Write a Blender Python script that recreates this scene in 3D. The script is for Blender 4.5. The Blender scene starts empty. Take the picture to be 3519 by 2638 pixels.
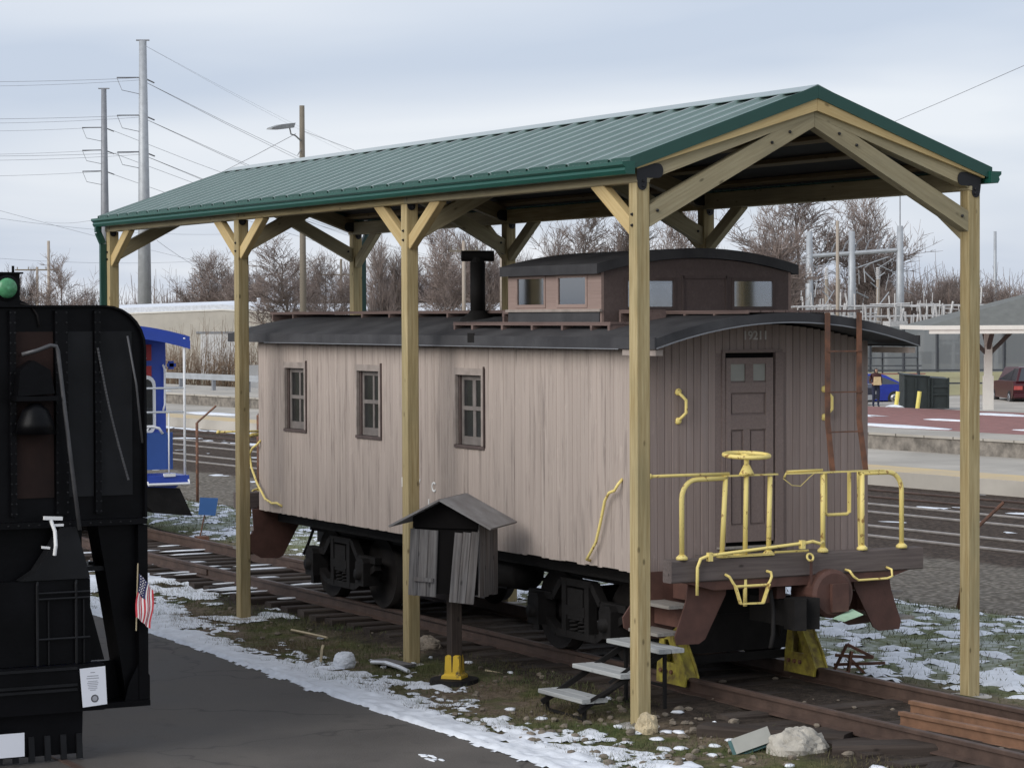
import bpy, math, random
from mathutils import Vector, Matrix
R = random.Random(7)
rad = math.radians
sc = bpy.context.scene
col = sc.collection

# ------------------------------------------------------------------ camera
cam_d = bpy.data.cameras.new("camera")
cam = bpy.data.objects.new("camera", cam_d)
col.objects.link(cam)
YAW, PITCH, ROLL = 1.0874, -0.0260, -0.0040
fw = Vector((-math.sin(YAW) * math.cos(PITCH), math.cos(YAW) * math.cos(PITCH), math.sin(PITCH)))
rt = Vector((math.cos(YAW), math.sin(YAW), 0))
up = rt.cross(fw)
r2 = rt * math.cos(ROLL) + up * math.sin(ROLL)
u2 = -rt * math.sin(ROLL) + up * math.cos(ROLL)
mw = Matrix(((r2.x, u2.x, -fw.x), (r2.y, u2.y, -fw.y), (r2.z, u2.z, -fw.z))).to_4x4()
mw.translation = (20.5021, -12.0809, 3.7753)
cam.matrix_world = mw
cam_d.sensor_width = 36.0
cam_d.lens = 36.0 * 8931.74 / 3519.0
cam_d.clip_start = 0.1
cam_d.clip_end = 3000
sc.camera = cam

# ------------------------------------------------------------------ sky, sun, exposure
SUN_EL, SUN_AZ = rad(29), rad(-78)          # azimuth measured from +X towards +Y
world = bpy.data.worlds.new("World")
sc.world = world
world.use_nodes = True
nt = world.node_tree
nt.nodes.clear()
out = nt.nodes.new("ShaderNodeOutputWorld")
sky = nt.nodes.new("ShaderNodeTexSky")
sky.sky_type = 'NISHITA'
sky.sun_disc = False
sky.sun_elevation = SUN_EL
sky.sun_rotation = math.pi / 2 - SUN_AZ
bg1 = nt.nodes.new("ShaderNodeBackground")
bg1.inputs[1].default_value = 0.06
nt.links.new(sky.outputs[0], bg1.inputs[0])
tc = nt.nodes.new("ShaderNodeTexCoord")
sepw = nt.nodes.new("ShaderNodeSeparateXYZ")
nt.links.new(tc.outputs["Generated"], sepw.inputs[0])
# flat cloud deck: project the view direction on to a layer overhead
mx = nt.nodes.new("ShaderNodeMath"); mx.operation = 'ABSOLUTE'
nt.links.new(sepw.outputs[2], mx.inputs[0])
ad = nt.nodes.new("ShaderNodeMath"); ad.operation = 'ADD'; ad.inputs[1].default_value = 0.10
nt.links.new(mx.outputs[0], ad.inputs[0])
dv = nt.nodes.new("ShaderNodeVectorMath"); dv.operation = 'SCALE'
iv = nt.nodes.new("ShaderNodeMath"); iv.operation = 'DIVIDE'; iv.inputs[0].default_value = 1.0
nt.links.new(ad.outputs[0], iv.inputs[1])
nt.links.new(tc.outputs["Generated"], dv.inputs[0])
nt.links.new(iv.outputs[0], dv.inputs["Scale"])
nz = nt.nodes.new("ShaderNodeTexNoise")
nz.inputs["Scale"].default_value = 0.55
nz.inputs["Detail"].default_value = 4
nz.inputs["Roughness"].default_value = 0.42
nz.inputs["Distortion"].default_value = 0.5
nt.links.new(dv.outputs[0], nz.inputs["Vector"])
rp = nt.nodes.new("ShaderNodeValToRGB")
rp.color_ramp.elements[0].position = 0.38
rp.color_ramp.elements[0].color = (0.345, 0.388, 0.468, 1)
rp.color_ramp.elements[1].position = 0.66
rp.color_ramp.elements[1].color = (0.50, 0.522, 0.562, 1)
nt.links.new(nz.outputs["Fac"], rp.inputs[0])
bg2 = nt.nodes.new("ShaderNodeBackground")
bg2.inputs[1].default_value = 1.0
nt.links.new(rp.outputs[0], bg2.inputs[0])
mxs = nt.nodes.new("ShaderNodeMixShader")
mxs.inputs[0].default_value = 0.88
nt.links.new(bg1.outputs[0], mxs.inputs[1])
nt.links.new(bg2.outputs[0], mxs.inputs[2])
nt.links.new(mxs.outputs[0], out.inputs[0])

sun_d = bpy.data.lights.new("sun", 'SUN')
sun_d.energy = 1.5
sun_d.angle = rad(50)
sun_d.color = (1.0, 0.97, 0.93)
sun = bpy.data.objects.new("sun", sun_d)
col.objects.link(sun)
sd = Vector((math.cos(SUN_EL) * math.cos(SUN_AZ), math.cos(SUN_EL) * math.sin(SUN_AZ), math.sin(SUN_EL)))
sun.rotation_euler = sd.to_track_quat('Z', 'Y').to_euler()
sc.view_settings.view_transform = 'Standard'
sc.view_settings.look = 'None'
sc.view_settings.gamma = 1.0
sc.view_settings.use_curve_mapping = False
sc.view_settings.exposure = 0.8
sc.render.engine = 'CYCLES'
sc.cycles.max_bounces = 6
sc.cycles.transparent_max_bounces = 12

# ------------------------------------------------------------------ materials
def _mat(name):
    m = bpy.data.materials.new(name)
    m.use_nodes = True
    n = m.node_tree
    b = n.nodes["Principled BSDF"]
    return m, n, b

def _coord(n, scale=(1, 1, 1), rnd=True, kind="Object"):
    tc = n.nodes.new("ShaderNodeTexCoord")
    mp = n.nodes.new("ShaderNodeMapping")
    mp.inputs["Scale"].default_value = scale
    n.links.new(tc.outputs[kind], mp.inputs["Vector"])
    if rnd:
        oi = n.nodes.new("ShaderNodeObjectInfo")
        ml = n.nodes.new("ShaderNodeMath"); ml.operation = 'MULTIPLY'; ml.inputs[1].default_value = 37.0
        n.links.new(oi.outputs["Random"], ml.inputs[0])
        cb = n.nodes.new("ShaderNodeCombineXYZ")
        for i in range(3):
            n.links.new(ml.outputs[0], cb.inputs[i])
        n.links.new(cb.outputs[0], mp.inputs["Location"])
    return mp.outputs[0]

def _noise(n, vec, scale, detail=3, rough=0.55):
    t = n.nodes.new("ShaderNodeTexNoise")
    t.inputs["Scale"].default_value = scale
    t.inputs["Detail"].default_value = detail
    t.inputs["Roughness"].default_value = rough
    n.links.new(vec, t.inputs["Vector"])
    return t.outputs["Fac"]

def _ramp(n, fac, p0, p1, c0=(0, 0, 0, 1), c1=(1, 1, 1, 1)):
    r = n.nodes.new("ShaderNodeValToRGB")
    r.color_ramp.elements[0].position = p0
    r.color_ramp.elements[1].position = p1
    r.color_ramp.elements[0].color = c0
    r.color_ramp.elements[1].color = c1
    n.links.new(fac, r.inputs[0])
    return r.outputs[0]

def _mix(n, fac, a, b, mode='MIX'):
    m = n.nodes.new("ShaderNodeMix")
    m.data_type = 'RGBA'
    m.blend_type = mode
    for sock, val in ((m.inputs[0], fac), (m.inputs[6], a), (m.inputs[7], b)):
        if hasattr(val, "links") or isinstance(val, bpy.types.NodeSocket):
            n.links.new(val, sock)
        elif isinstance(val, (int, float)):
            sock.default_value = val
        else:
            sock.default_value = (*val[:3], 1)
    return m.outputs[2]

def _bump(n, b, h, strength, dist=0.01):
    bm = n.nodes.new("ShaderNodeBump")
    bm.inputs["Strength"].default_value = strength
    bm.inputs["Distance"].default_value = dist
    n.links.new(h, bm.inputs["Height"])
    n.links.new(bm.outputs[0], b.inputs["Normal"])

def _vary(n, colr, amt):
    oi = n.nodes.new("ShaderNodeObjectInfo")
    mr = n.nodes.new("ShaderNodeMapRange")
    mr.inputs[3].default_value = 1 - amt
    mr.inputs[4].default_value = 1 + amt
    n.links.new(oi.outputs["Random"], mr.inputs[0])
    cb = n.nodes.new("ShaderNodeCombineXYZ")
    for i in range(3):
        n.links.new(mr.outputs[0], cb.inputs[i])
    return _mix(n, 1.0, colr, cb.outputs[0], 'MULTIPLY')

def plain(name, c, rough=0.6, metal=0.0, var=0.25, scale=6.0, bump=0.0, c2=None, spec=0.5, vary=0.0, lo=0.35, hi=0.7):
    m, n, b = _mat(name)
    v = _coord(n)
    f = _noise(n, v, scale, 5)
    dark = c2 if c2 else tuple(x * (1 - var) for x in c)
    r = _ramp(n, f, lo, hi, (*dark, 1), (*c, 1))
    if vary:
        r = _vary(n, r, vary)
    n.links.new(r, b.inputs["Base Color"])
    b.inputs["Roughness"].default_value = rough
    b.inputs["Metallic"].default_value = metal
    b.inputs["Specular IOR Level"].default_value = spec
    if bump:
        _bump(n, b, _noise(n, v, scale * 6, 4), bump)
    return m

def wood(name, c1, c2, c3, grain=1.0, rough=0.75, vary=0.12, stain=0.35, bump=0.25):
    """sawn timber: grain runs along the piece's own x axis"""
    m, n, b = _mat(name)
    v = _coord(n, (1.2 * grain, 26 * grain, 26 * grain))
    g = _noise(n, v, 1.6, 5, 0.6)
    r = _ramp(n, g, 0.32, 0.68, (*c2, 1), (*c1, 1))
    v2 = _coord(n, (0.9, 3.0, 3.0))
    s = _noise(n, v2, 1.3, 4)
    r = _mix(n, _ramp(n, s, 0.45, 0.75, (0, 0, 0, 1), (stain, stain, stain, 1)), r, c3)
    vk = _coord(n, (1.0, 2.2, 2.2))
    vo = n.nodes.new("ShaderNodeTexVoronoi")
    vo.inputs["Scale"].default_value = 3.4
    n.links.new(vk, vo.inputs["Vector"])
    k = _ramp(n, vo.outputs["Distance"], 0.06, 0.13, (0.75, 0.75, 0.75, 1), (0, 0, 0, 1))
    r = _mix(n, k, r, tuple(x * 0.35 for x in c2))
    r = _vary(n, r, vary)
    n.links.new(r, b.inputs["Base Color"])
    b.inputs["Roughness"].default_value = rough
    b.inputs["Specular IOR Level"].default_value = 0.25
    _bump(n, b, g, bump, 0.006)
    return m

def siding(name, c1, c2, streak, vary=0.10, amount=0.8, lo=0.52, hi=0.74):
    """weathered paint on tongue and groove boards: long streaks down each board"""
    m, n, b = _mat(name)
    v = _coord(n, (0.55, 30, 30))
    g = _noise(n, v, 1.5, 5, 0.62)
    r = _ramp(n, g, 0.3, 0.7, (*c2, 1), (*c1, 1))
    v2 = _coord(n, (0.9, 9, 9))
    s = _noise(n, v2, 1.2, 4, 0.6)
    r = _mix(n, _ramp(n, s, lo, hi, (0, 0, 0, 1), (amount, amount, amount, 1)), r, streak)
    v3 = _coord(n, (2.5, 8, 8))
    s3 = _noise(n, v3, 2.0, 3, 0.6)
    r = _mix(n, _ramp(n, s3, 0.62, 0.75, (0, 0, 0, 1), (0.35, 0.35, 0.35, 1)), r, tuple(min(1, x * 1.3) for x in c1))
    r = _vary(n, r, vary)
    n.links.new(r, b.inputs["Base Color"])
    b.inputs["Roughness"].default_value = 0.8
    b.inputs["Specular IOR Level"].default_value = 0.2
    _bump(n, b, g, 0.3, 0.004)
    return m

M = {}
M['timber'] = wood('treated_pine', (0.46, 0.375, 0.21), (0.30, 0.225, 0.105), (0.23, 0.205, 0.115), vary=0.16, stain=0.6, bump=0.5)
M['timber_fresh'] = wood('fresh_pine', (0.58, 0.45, 0.23), (0.48, 0.34, 0.15), (0.42, 0.33, 0.18), stain=0.25)
M['timber_grey'] = wood('grey_beam_pine', (0.40, 0.345, 0.22), (0.30, 0.25, 0.15), (0.20, 0.18, 0.12), stain=0.6, vary=0.16, bump=0.5)
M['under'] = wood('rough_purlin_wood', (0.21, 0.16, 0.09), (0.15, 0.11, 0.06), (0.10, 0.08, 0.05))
M['green_metal'] = plain('green_roof_paint', (0.135, 0.20, 0.185), 0.10, 0.0, 0.12, 3, spec=1.0)
M['green_trim'] = plain('green_trim_paint', (0.014, 0.068, 0.052), 0.42, 0, 0.12, 4)
M['green_gutter'] = plain('green_gutter_paint', (0.010, 0.080, 0.058), 0.38, 0, 0.1, 4)
M['bracket'] = plain('black_powder_coat', (0.018, 0.018, 0.021), 0.5, 0.3, 0.2, 9)
M['concrete'] = plain('concrete', (0.40, 0.38, 0.35), 0.9, 0, 0.3, 5, 0.3)
M['side'] = siding('faded_brown_siding', (0.44, 0.373, 0.328), (0.38, 0.316, 0.277), (0.15, 0.125, 0.112), vary=0.07, amount=0.7, lo=0.535, hi=0.74)
M['end'] = siding('dark_brown_siding', (0.305, 0.244, 0.222), (0.24, 0.19, 0.173), (0.31, 0.265, 0.255), vary=0.06, amount=0.45, lo=0.5, hi=0.72)
M['enddoor'] = siding('dark_door_paint', (0.24, 0.188, 0.172), (0.19, 0.148, 0.136), (0.21, 0.17, 0.163), vary=0.05, amount=0.35)
M['cupola'] = siding('cupola_paint', (0.125, 0.095, 0.088), (0.10, 0.075, 0.07), (0.17, 0.13, 0.12), amount=0.4)
M['cupside'] = siding('faded_cupola_paint', (0.33, 0.245, 0.215), (0.27, 0.195, 0.17), (0.2, 0.15, 0.13), amount=0.4)
M['trimbrown'] = plain('window_trim_paint', (0.36, 0.305, 0.27), 0.8, 0, 0.3, 8, 0.2)
M['sash'] = plain('grey_sash_paint', (0.21, 0.185, 0.17), 0.8, 0, 0.3, 8, 0.2)
M['trimdark'] = plain('dark_trim_paint', (0.105, 0.075, 0.068), 0.8, 0, 0.3, 8, 0.2)
M['rooftar'] = plain('black_tar_roof', (0.062, 0.061, 0.064), 0.75, 0, 0.55, 2.2, 0.5, c2=(0.030, 0.029, 0.032))
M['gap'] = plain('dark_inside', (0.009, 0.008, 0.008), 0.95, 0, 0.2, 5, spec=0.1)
M['walk'] = siding('roof_walk_boards', (0.19, 0.135, 0.12), (0.14, 0.10, 0.09), (0.09, 0.065, 0.06))
M['endbeam'] = wood('weathered_brown_beam', (0.155, 0.128, 0.118), (0.105, 0.085, 0.08), (0.07, 0.055, 0.05), rough=0.85)
M['yellow'] = plain('yellow_paint', (0.84, 0.68, 0.235), 0.5, 0, 0.12, 16, 0.15, c2=(0.36, 0.21, 0.07), lo=0.33, hi=0.40, vary=0.08)
M['yellowstop'] = plain('worn_yellow_paint', (0.42, 0.36, 0.05), 0.65, 0, 0.4, 9, 0.3, c2=(0.14, 0.10, 0.03))
M['yellowbase'] = plain('chipped_yellow_paint', (0.66, 0.43, 0.03), 0.6, 0, 0.4, 11, 0.3, c2=(0.10, 0.07, 0.03), lo=0.36, hi=0.46)
M['redox'] = plain('red_oxide_paint', (0.118, 0.054, 0.040), 0.7, 0, 0.35, 6, 0.2)
M['rust'] = plain('rusty_steel', (0.23, 0.10, 0.055), 0.8, 0, 0.45, 9, 0.4, c2=(0.10, 0.055, 0.04))
M['railrust'] = plain('rail_rust', (0.098, 0.062, 0.048), 0.65, 0.2, 0.4, 5, 0.3)
M['railorange'] = plain('orange_rail_rust', (0.225, 0.118, 0.068), 0.75, 0, 0.4, 5, 0.4)
M['railshine'] = plain('worn_rail_steel', (0.40, 0.365, 0.335), 0.45, 0.4, 0.3, 5)
M['iron'] = plain('black_iron', (0.016, 0.0145, 0.014), 0.75, 0.0, 0.4, 6, 0.3, spec=0.2)
M['wheel'] = plain('dirty_wheel_steel', (0.022, 0.019, 0.018), 0.75, 0.0, 0.4, 6, 0.2, spec=0.2)
M['treads'] = wood('grey_tread_board', (0.42, 0.43, 0.42), (0.30, 0.31, 0.31), (0.22, 0.22, 0.22), rough=0.85)
M['steptread'] = wood('caboose_tread_board', (0.30, 0.28, 0.25), (0.2, 0.18, 0.16), (0.12, 0.1, 0.09), rough=0.85)
M['tie'] = wood('creosote_tie', (0.052, 0.040, 0.033), (0.028, 0.021, 0.018), (0.09, 0.074, 0.062), rough=0.9, stain=0.5, bump=0.6)
M['boxgrey'] = wood('weathered_grey_boards', (0.21, 0.20, 0.195), (0.085, 0.08, 0.08), (0.15, 0.105, 0.075), rough=0.9, bump=0.5)
M['boxroof'] = plain('weathered_roof_board', (0.27, 0.265, 0.26), 0.9, 0, 0.3, 4, 0.4, c2=(0.17, 0.155, 0.15))
M['loco'] = plain('black_locomotive_paint', (0.0045, 0.0045, 0.0058), 0.40, 0.0, 0.5, 2.0, 0.2, c2=(0.002, 0.002, 0.0025), spec=0.13)
M['locorust'] = plain('rust_stained_black', (0.030, 0.016, 0.013), 0.6, 0.0, 0.5, 1.3, 0.2, c2=(0.008, 0.006, 0.006), spec=0.15)
M['locogrey'] = plain('dull_grey_black_paint', (0.015, 0.0155, 0.0175), 0.5, 0, 0.6, 1.6, 0.2, spec=0.2)
M['locopipe'] = plain('grey_rod_paint', (0.085, 0.085, 0.09), 0.45, 0.1, 0.3, 8)
M['blue'] = plain('bright_blue_paint', (0.030, 0.075, 0.42), 0.4, 0, 0.12, 3)
M['bluepanel'] = plain('blue_panel_paint', (0.035, 0.10, 0.36), 0.5, 0, 0.12, 3)
M['bluesign'] = plain('faded_blue_sign', (0.06, 0.17, 0.44), 0.5, 0, 0.1, 3)
M['red'] = plain('red_paint', (0.40, 0.028, 0.03), 0.5, 0, 0.2, 4)
M['white'] = plain('white_paint', (0.82, 0.82, 0.82), 0.5, 0, 0.08, 5)
M['paper'] = plain('white_paper', (0.80, 0.82, 0.88), 0.35, 0, 0.06, 3)
M['ink'] = plain('dark_print', (0.12, 0.12, 0.13), 0.7)
M['paleink'] = plain('pale_print', (0.45, 0.46, 0.5), 0.7)
M['navy'] = plain('navy_cloth', (0.035, 0.04, 0.12), 0.8)
M['redcloth'] = plain('red_cloth', (0.52, 0.045, 0.06), 0.8)
M['whitecloth'] = plain('white_cloth', (0.80, 0.76, 0.76), 0.8)
M['snow'] = plain('snow_white', (0.78, 0.81, 0.86), 0.6, 0, 0.2, 6, 0.4)
M['rock'] = plain('pale_rock', (0.44, 0.41, 0.355), 0.95, 0, 0.35, 7, 0.7)
M['stone'] = plain('loose_stone', (0.27, 0.225, 0.175), 0.95, 0, 0.4, 14, 0.4, vary=0.3)
M['galv'] = plain('galvanised_steel', (0.42, 0.44, 0.46), 0.5, 0.3, 0.18, 2)
M['galvdark'] = plain('dull_galvanised_steel', (0.26, 0.27, 0.29), 0.55, 0.3, 0.2, 2)
M['polewood'] = wood('utility_pole_wood', (0.22, 0.19, 0.15), (0.15, 0.13, 0.1), (0.12, 0.11, 0.09))
M['polepale'] = wood('pale_pole_wood', (0.42, 0.36, 0.30), (0.34, 0.29, 0.24), (0.3, 0.26, 0.2))
M['wire'] = plain('overhead_wire', (0.34, 0.35, 0.38), 0.6)
M['lampgrey'] = plain('lamp_housing', (0.30, 0.31, 0.31), 0.6)
M['beige'] = plain('beige_metal_wall', (0.50, 0.465, 0.405), 0.8, 0, 0.12, 1.2)
M['whitewall'] = plain('pale_wall', (0.60, 0.60, 0.60), 0.8, 0, 0.15, 1.2)
M['glassdark'] = plain('dark_window_glass', (0.022, 0.025, 0.026), 0.10, 0, 0.5, 3.0, spec=0.9)
M['glassgrey'] = plain('grey_window_film', (0.30, 0.30, 0.27), 0.3, 0, 0.15, 6)
M['shingle'] = plain('grey_green_shingles', (0.155, 0.16, 0.15), 0.9, 0, 0.2, 3, 0.3)
M['fascia'] = plain('cream_fascia', (0.80, 0.77, 0.70), 0.5, 0, 0.06, 5)
M['dumpster'] = plain('dark_green_steel', (0.028, 0.036, 0.036), 0.6, 0.1, 0.3, 3)
M['carblue'] = plain('blue_car_paint', (0.015, 0.035, 0.32), 0.18, 0.3, 0.1, 3, spec=0.8)
M['carnavy'] = plain('navy_car_paint', (0.02, 0.025, 0.06), 0.2, 0.3, 0.1, 3, spec=0.8)
M['carred'] = plain('maroon_car_paint', (0.055, 0.008, 0.013), 0.3, 0.0, 0.1, 3, spec=0.5)
M['carglass'] = plain('car_glass', (0.03, 0.035, 0.045), 0.06, 0, 0.1, 3, spec=1.0)
M['tyre'] = plain('tyre_rubber', (0.018, 0.018, 0.018), 0.85)
M['rim'] = plain('wheel_rim', (0.38, 0.38, 0.40), 0.35, 0.6)
M['chrome'] = plain('bright_trim', (0.6, 0.6, 0.62), 0.25, 0.7)
M['taillight'] = plain('tail_light_lens', (0.45, 0.08, 0.07), 0.2)
M['skin'] = plain('skin', (0.45, 0.28, 0.2), 0.6)
M['jacket'] = plain('dark_red_jacket', (0.06, 0.018, 0.02), 0.8)
M['trousers'] = plain('dark_blue_trousers', (0.018, 0.022, 0.05), 0.85)
M['hair'] = plain('dark_hair', (0.018, 0.012, 0.01), 0.6)
M['tan'] = plain('tan_bag', (0.62, 0.46, 0.26), 0.8)
M['fencedark'] = plain('dark_fence_post', (0.055, 0.06, 0.07), 0.6, 0.2)
M['yellowpaint'] = plain('bollard_yellow', (0.75, 0.63, 0.16), 0.5, 0, 0.12, 6)
M['brickred'] = plain('red_brick', (0.28, 0.125, 0.11), 0.9, 0, 0.3, 4, 0.3)
M['greenlens'] = plain('green_lens', (0.085, 0.30, 0.14), 0.25, 0, 0.3, 30)
M['greensheet'] = plain('pale_green_sheet', (0.42, 0.60, 0.44), 0.6)
M['teal'] = plain('teal_lamp_body', (0.05, 0.13, 0.13), 0.35, 0.2)
M['bark'] = plain('grey_brown_bark', (0.135, 0.112, 0.098), 0.9, 0, 0.3, 3)
M['twig'] = plain('bare_twigs', (0.25, 0.20, 0.178), 0.9, 0, 0.3, 1.0, vary=0.25)  # brown made paler, distance haze put into the colour
M['brush'] = plain('dry_brush', (0.20, 0.145, 0.115), 0.95, 0, 0.35, 0.15)
M['reed'] = plain('dry_reeds', (0.30, 0.215, 0.15), 0.95, 0, 0.35, 0.4)
M['straw'] = plain('pale_twig_wood', (0.52, 0.43, 0.28), 0.9)
M['insul'] = plain('pale_porcelain', (0.60, 0.59, 0.58), 0.5)

def grass_blade():
    m, n, b = _mat('grass_blades')
    v = _coord(n, rnd=False)
    r = _ramp(n, _noise(n, v, 0.8, 4), 0.38, 0.62, (0.115, 0.088, 0.045, 1), (0.060, 0.085, 0.026, 1))
    n.links.new(r, b.inputs["Base Color"])
    b.inputs["Roughness"].default_value = 0.9
    return m
M['grass'] = grass_blade()

def glass():
    m, n, b = _mat('thin_glass')
    tr = n.nodes.new("ShaderNodeBsdfTransparent")
    tr.inputs[0].default_value = (0.75, 0.77, 0.78, 1)
    gl = n.nodes.new("ShaderNodeBsdfGlossy")
    gl.inputs["Roughness"].default_value = 0.08
    gl.inputs[0].default_value = (0.8, 0.82, 0.85, 1)
    fr = n.nodes.new("ShaderNodeFresnel"); fr.inputs[0].default_value = 1.5
    ad = n.nodes.new("ShaderNodeMath"); ad.operation = 'ADD'; ad.inputs[1].default_value = 0.22
    n.links.new(fr.outputs[0], ad.inputs[0])
    mx = n.nodes.new("ShaderNodeMixShader")
    n.links.new(ad.outputs[0], mx.inputs[0])
    n.links.new(tr.outputs[0], mx.inputs[1])
    n.links.new(gl.outputs[0], mx.inputs[2])
    n.links.new(mx.outputs[0], n.nodes["Material Output"].inputs[0])
    return m
M['glass'] = glass()

# ------------------------------------------------------------------ builders
WM = {}     # object -> world matrix

class MB:
    def __init__(s):
        s.v = []; s.f = []; s.m = []; s.cur = 0
    def face(s, idx):
        s.f.append(tuple(idx)); s.m.append(s.cur)
    def hexa(s, p):
        b = len(s.v); s.v += [tuple(q) for q in p]
        for q in ((0, 3, 2, 1), (4, 5, 6, 7), (0, 1, 5, 4), (1, 2, 6, 5), (2, 3, 7, 6), (3, 0, 4, 7)):
            s.face([b + i for i in q])
    def box(s, x0, x1, y0, y1, z0, z1):
        s.hexa([(x0, y0, z0), (x1, y0, z0), (x1, y1, z0), (x0, y1, z0), (x0, y0, z1), (x1, y0, z1), (x1, y1, z1), (x0, y1, z1)])
    def prism(s, pts, ext):
        b = len(s.v); k = len(pts); ext = Vector(ext)
        pts = [Vector(p) for p in pts]
        s.v += [tuple(p) for p in pts] + [tuple(p + ext) for p in pts]
        s.face(range(b + k - 1, b - 1, -1)); s.face(range(b + k, b + 2 * k))
        for i in range(k):
            j = (i + 1) % k
            s.face((b + i, b + j, b + k + j, b + k + i))
    def bar(s, p, q, w, h, upv=(0, 0, 1)):
        p = Vector(p); q = Vector(q); d = (q - p).normalized(); u = Vector(upv)
        if abs(d.dot(u)) > 0.98: u = Vector((1, 0, 0))
        sdv = d.cross(u).normalized() * (w / 2); u = sdv.cross(d).normalized() * (h / 2)
        s.hexa([p - sdv - u, q - sdv - u, q + sdv - u, p + sdv - u, p - sdv + u, q - sdv + u, q + sdv + u, p + sdv + u])
    def tube(s, pts, r, n=8, cap=True):
        pts = [Vector(p) for p in pts]; k = len(pts)
        rs = r if isinstance(r, (list, tuple)) else [r] * k
        b = len(s.v); prev = None
        for i, p in enumerate(pts):
            d = (pts[min(i + 1, k - 1)] - pts[max(i - 1, 0)])
            if d.length < 1e-9: d = Vector((0, 0, 1))
            d.normalize()
            if prev is None:
                a = Vector((0, 0, 1)) if abs(d.z) < 0.9 else Vector((1, 0, 0))
                x = d.cross(a).normalized()
            else:
                x = (prev - d * prev.dot(d)).normalized()
            prev = x; y = d.cross(x)
            for j in range(n):
                t = 2 * math.pi * j / n
                s.v.append(tuple(p + (x * math.cos(t) + y * math.sin(t)) * rs[i]))
        for i in range(k - 1):
            for j in range(n):
                j2 = (j + 1) % n
                s.face((b + i * n + j, b + i * n + j2, b + (i + 1) * n + j2, b + (i + 1) * n + j))
        if cap:
            s.face([b + j for j in range(n - 1, -1, -1)]); s.face([b + (k - 1) * n + j for j in range(n)])
    def lathe(s, prof, c, axis=(0, 0, 1), n=20):
        """prof: (radius, distance along the axis) from the centre c; ends are closed"""
        c = Vector(c); d = Vector(axis).normalized()
        a = Vector((0, 0, 1)) if abs(d.z) < 0.9 else Vector((1, 0, 0))
        x = d.cross(a).normalized(); y = d.cross(x); b = len(s.v); k = len(prof)
        for r, t in prof:
            for j in range(n):
                w = 2 * math.pi * j / n
                s.v.append(tuple(c + d * t + (x * math.cos(w) + y * math.sin(w)) * r))
        for i in range(k - 1):
            for j in range(n):
                j2 = (j + 1) % n
                s.face((b + i * n + j, b + i * n + j2, b + (i + 1) * n + j2, b + (i + 1) * n + j))
        s.face([b + j for j in range(n - 1, -1, -1)]); s.face([b + (k - 1) * n + j for j in range(n)])
    def torus(s, c, axis, R_, r, n=28, k=8):
        c = Vector(c); d = Vector(axis).normalized()
        a = Vector((0, 0, 1)) if abs(d.z) < 0.9 else Vector((1, 0, 0))
        x = d.cross(a).normalized(); y = d.cross(x); b = len(s.v)
        for i in range(n):
            w = 2 * math.pi * i / n; rad_ = x * math.cos(w) + y * math.sin(w)
            for j in range(k):
                t = 2 * math.pi * j / k
                s.v.append(tuple(c + rad_ * (R_ + r * math.cos(t)) + d * (r * math.sin(t))))
        for i in range(n):
            for j in range(k):
                i2 = (i + 1) % n; j2 = (j + 1) % k
                s.face((b + i * k + j, b + i2 * k + j, b + i2 * k + j2, b + i * k + j2))
    def blob(s, c, rx, ry, rz, seed=0, n=7, m=5, jit=0.25):
        q = random.Random(seed); c = Vector(c); b = len(s.v)
        s.v.append((c.x, c.y, c.z + rz))
        for i in range(1, m):
            ph = math.pi * i / m
            for j in range(n):
                th = 2 * math.pi * (j + 0.5 * (i % 2)) / n; k = 1 + q.uniform(-jit, jit)
                s.v.append((c.x + rx * k * math.sin(ph) * math.cos(th), c.y + ry * k * math.sin(ph) * math.sin(th), c.z + rz * math.cos(ph) * (1 + q.uniform(-jit, jit) * 0.5)))
        s.v.append((c.x, c.y, c.z - rz)); last = len(s.v) - 1
        for j in range(n):
            s.face((b, b + 1 + j, b + 1 + (j + 1) % n))
            s.face((last, last - n + (j + 1) % n, last - n + j))
        for i in range(m - 2):
            for j in range(n):
                p = b + 1 + i * n
                s.face((p + j, p + n + j, p + n + (j + 1) % n, p + (j + 1) % n))
    def mesh(s, name, mats, smooth=False, frame=None, origin=None):
        vs = [Vector(p) for p in s.v]
        if frame is None:
            if origin is None:
                lo = [min(p[i] for p in vs) for i in range(3)]; hi = [max(p[i] for p in vs) for i in range(3)]
                origin = ((lo[0] + hi[0]) / 2, (lo[1] + hi[1]) / 2, lo[2])
            frame = Matrix.Translation(origin)
        inv = frame.inverted()
        me = bpy.data.meshes.new(name)
        me.from_pydata([tuple(inv @ p) for p in vs], [], s.f)
        mats = mats if isinstance(mats, (list, tuple)) else [mats]
        for mm in mats: me.materials.append(mm)
        if len(mats) > 1: me.polygons.foreach_set("material_index", s.m)
        if smooth: me.polygons.foreach_set("use_smooth", [True] * len(s.f))
        me.update()
        return me, frame
    def build(s, name, mats, parent=None, smooth=False, frame=None, **props):
        me, fr = s.mesh(name, mats, smooth, frame)
        return place(name, me, fr, parent, **props)

def place(name, me, M4, parent=None, **props):
    o = bpy.data.objects.new(name, me)
    col.objects.link(o)
    WM[o] = M4.copy()
    if parent is not None:
        o.parent = parent
        o.matrix_basis = WM[parent].inverted() @ M4
    else:
        o.matrix_basis = M4
    for k, v in props.items(): o[k] = v
    return o

def thing(name, label, cat, loc=(0, 0, 0), rz=0.0, group=None):
    o = bpy.data.objects.new(name, None)
    o.empty_display_size = 0.2
    M4 = Matrix.Translation(loc) @ Matrix.Rotation(rz, 4, 'Z')
    col.objects.link(o); o.matrix_basis = M4; WM[o] = M4
    o['label'] = label; o['category'] = cat
    if group: o['group'] = group
    return o

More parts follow.
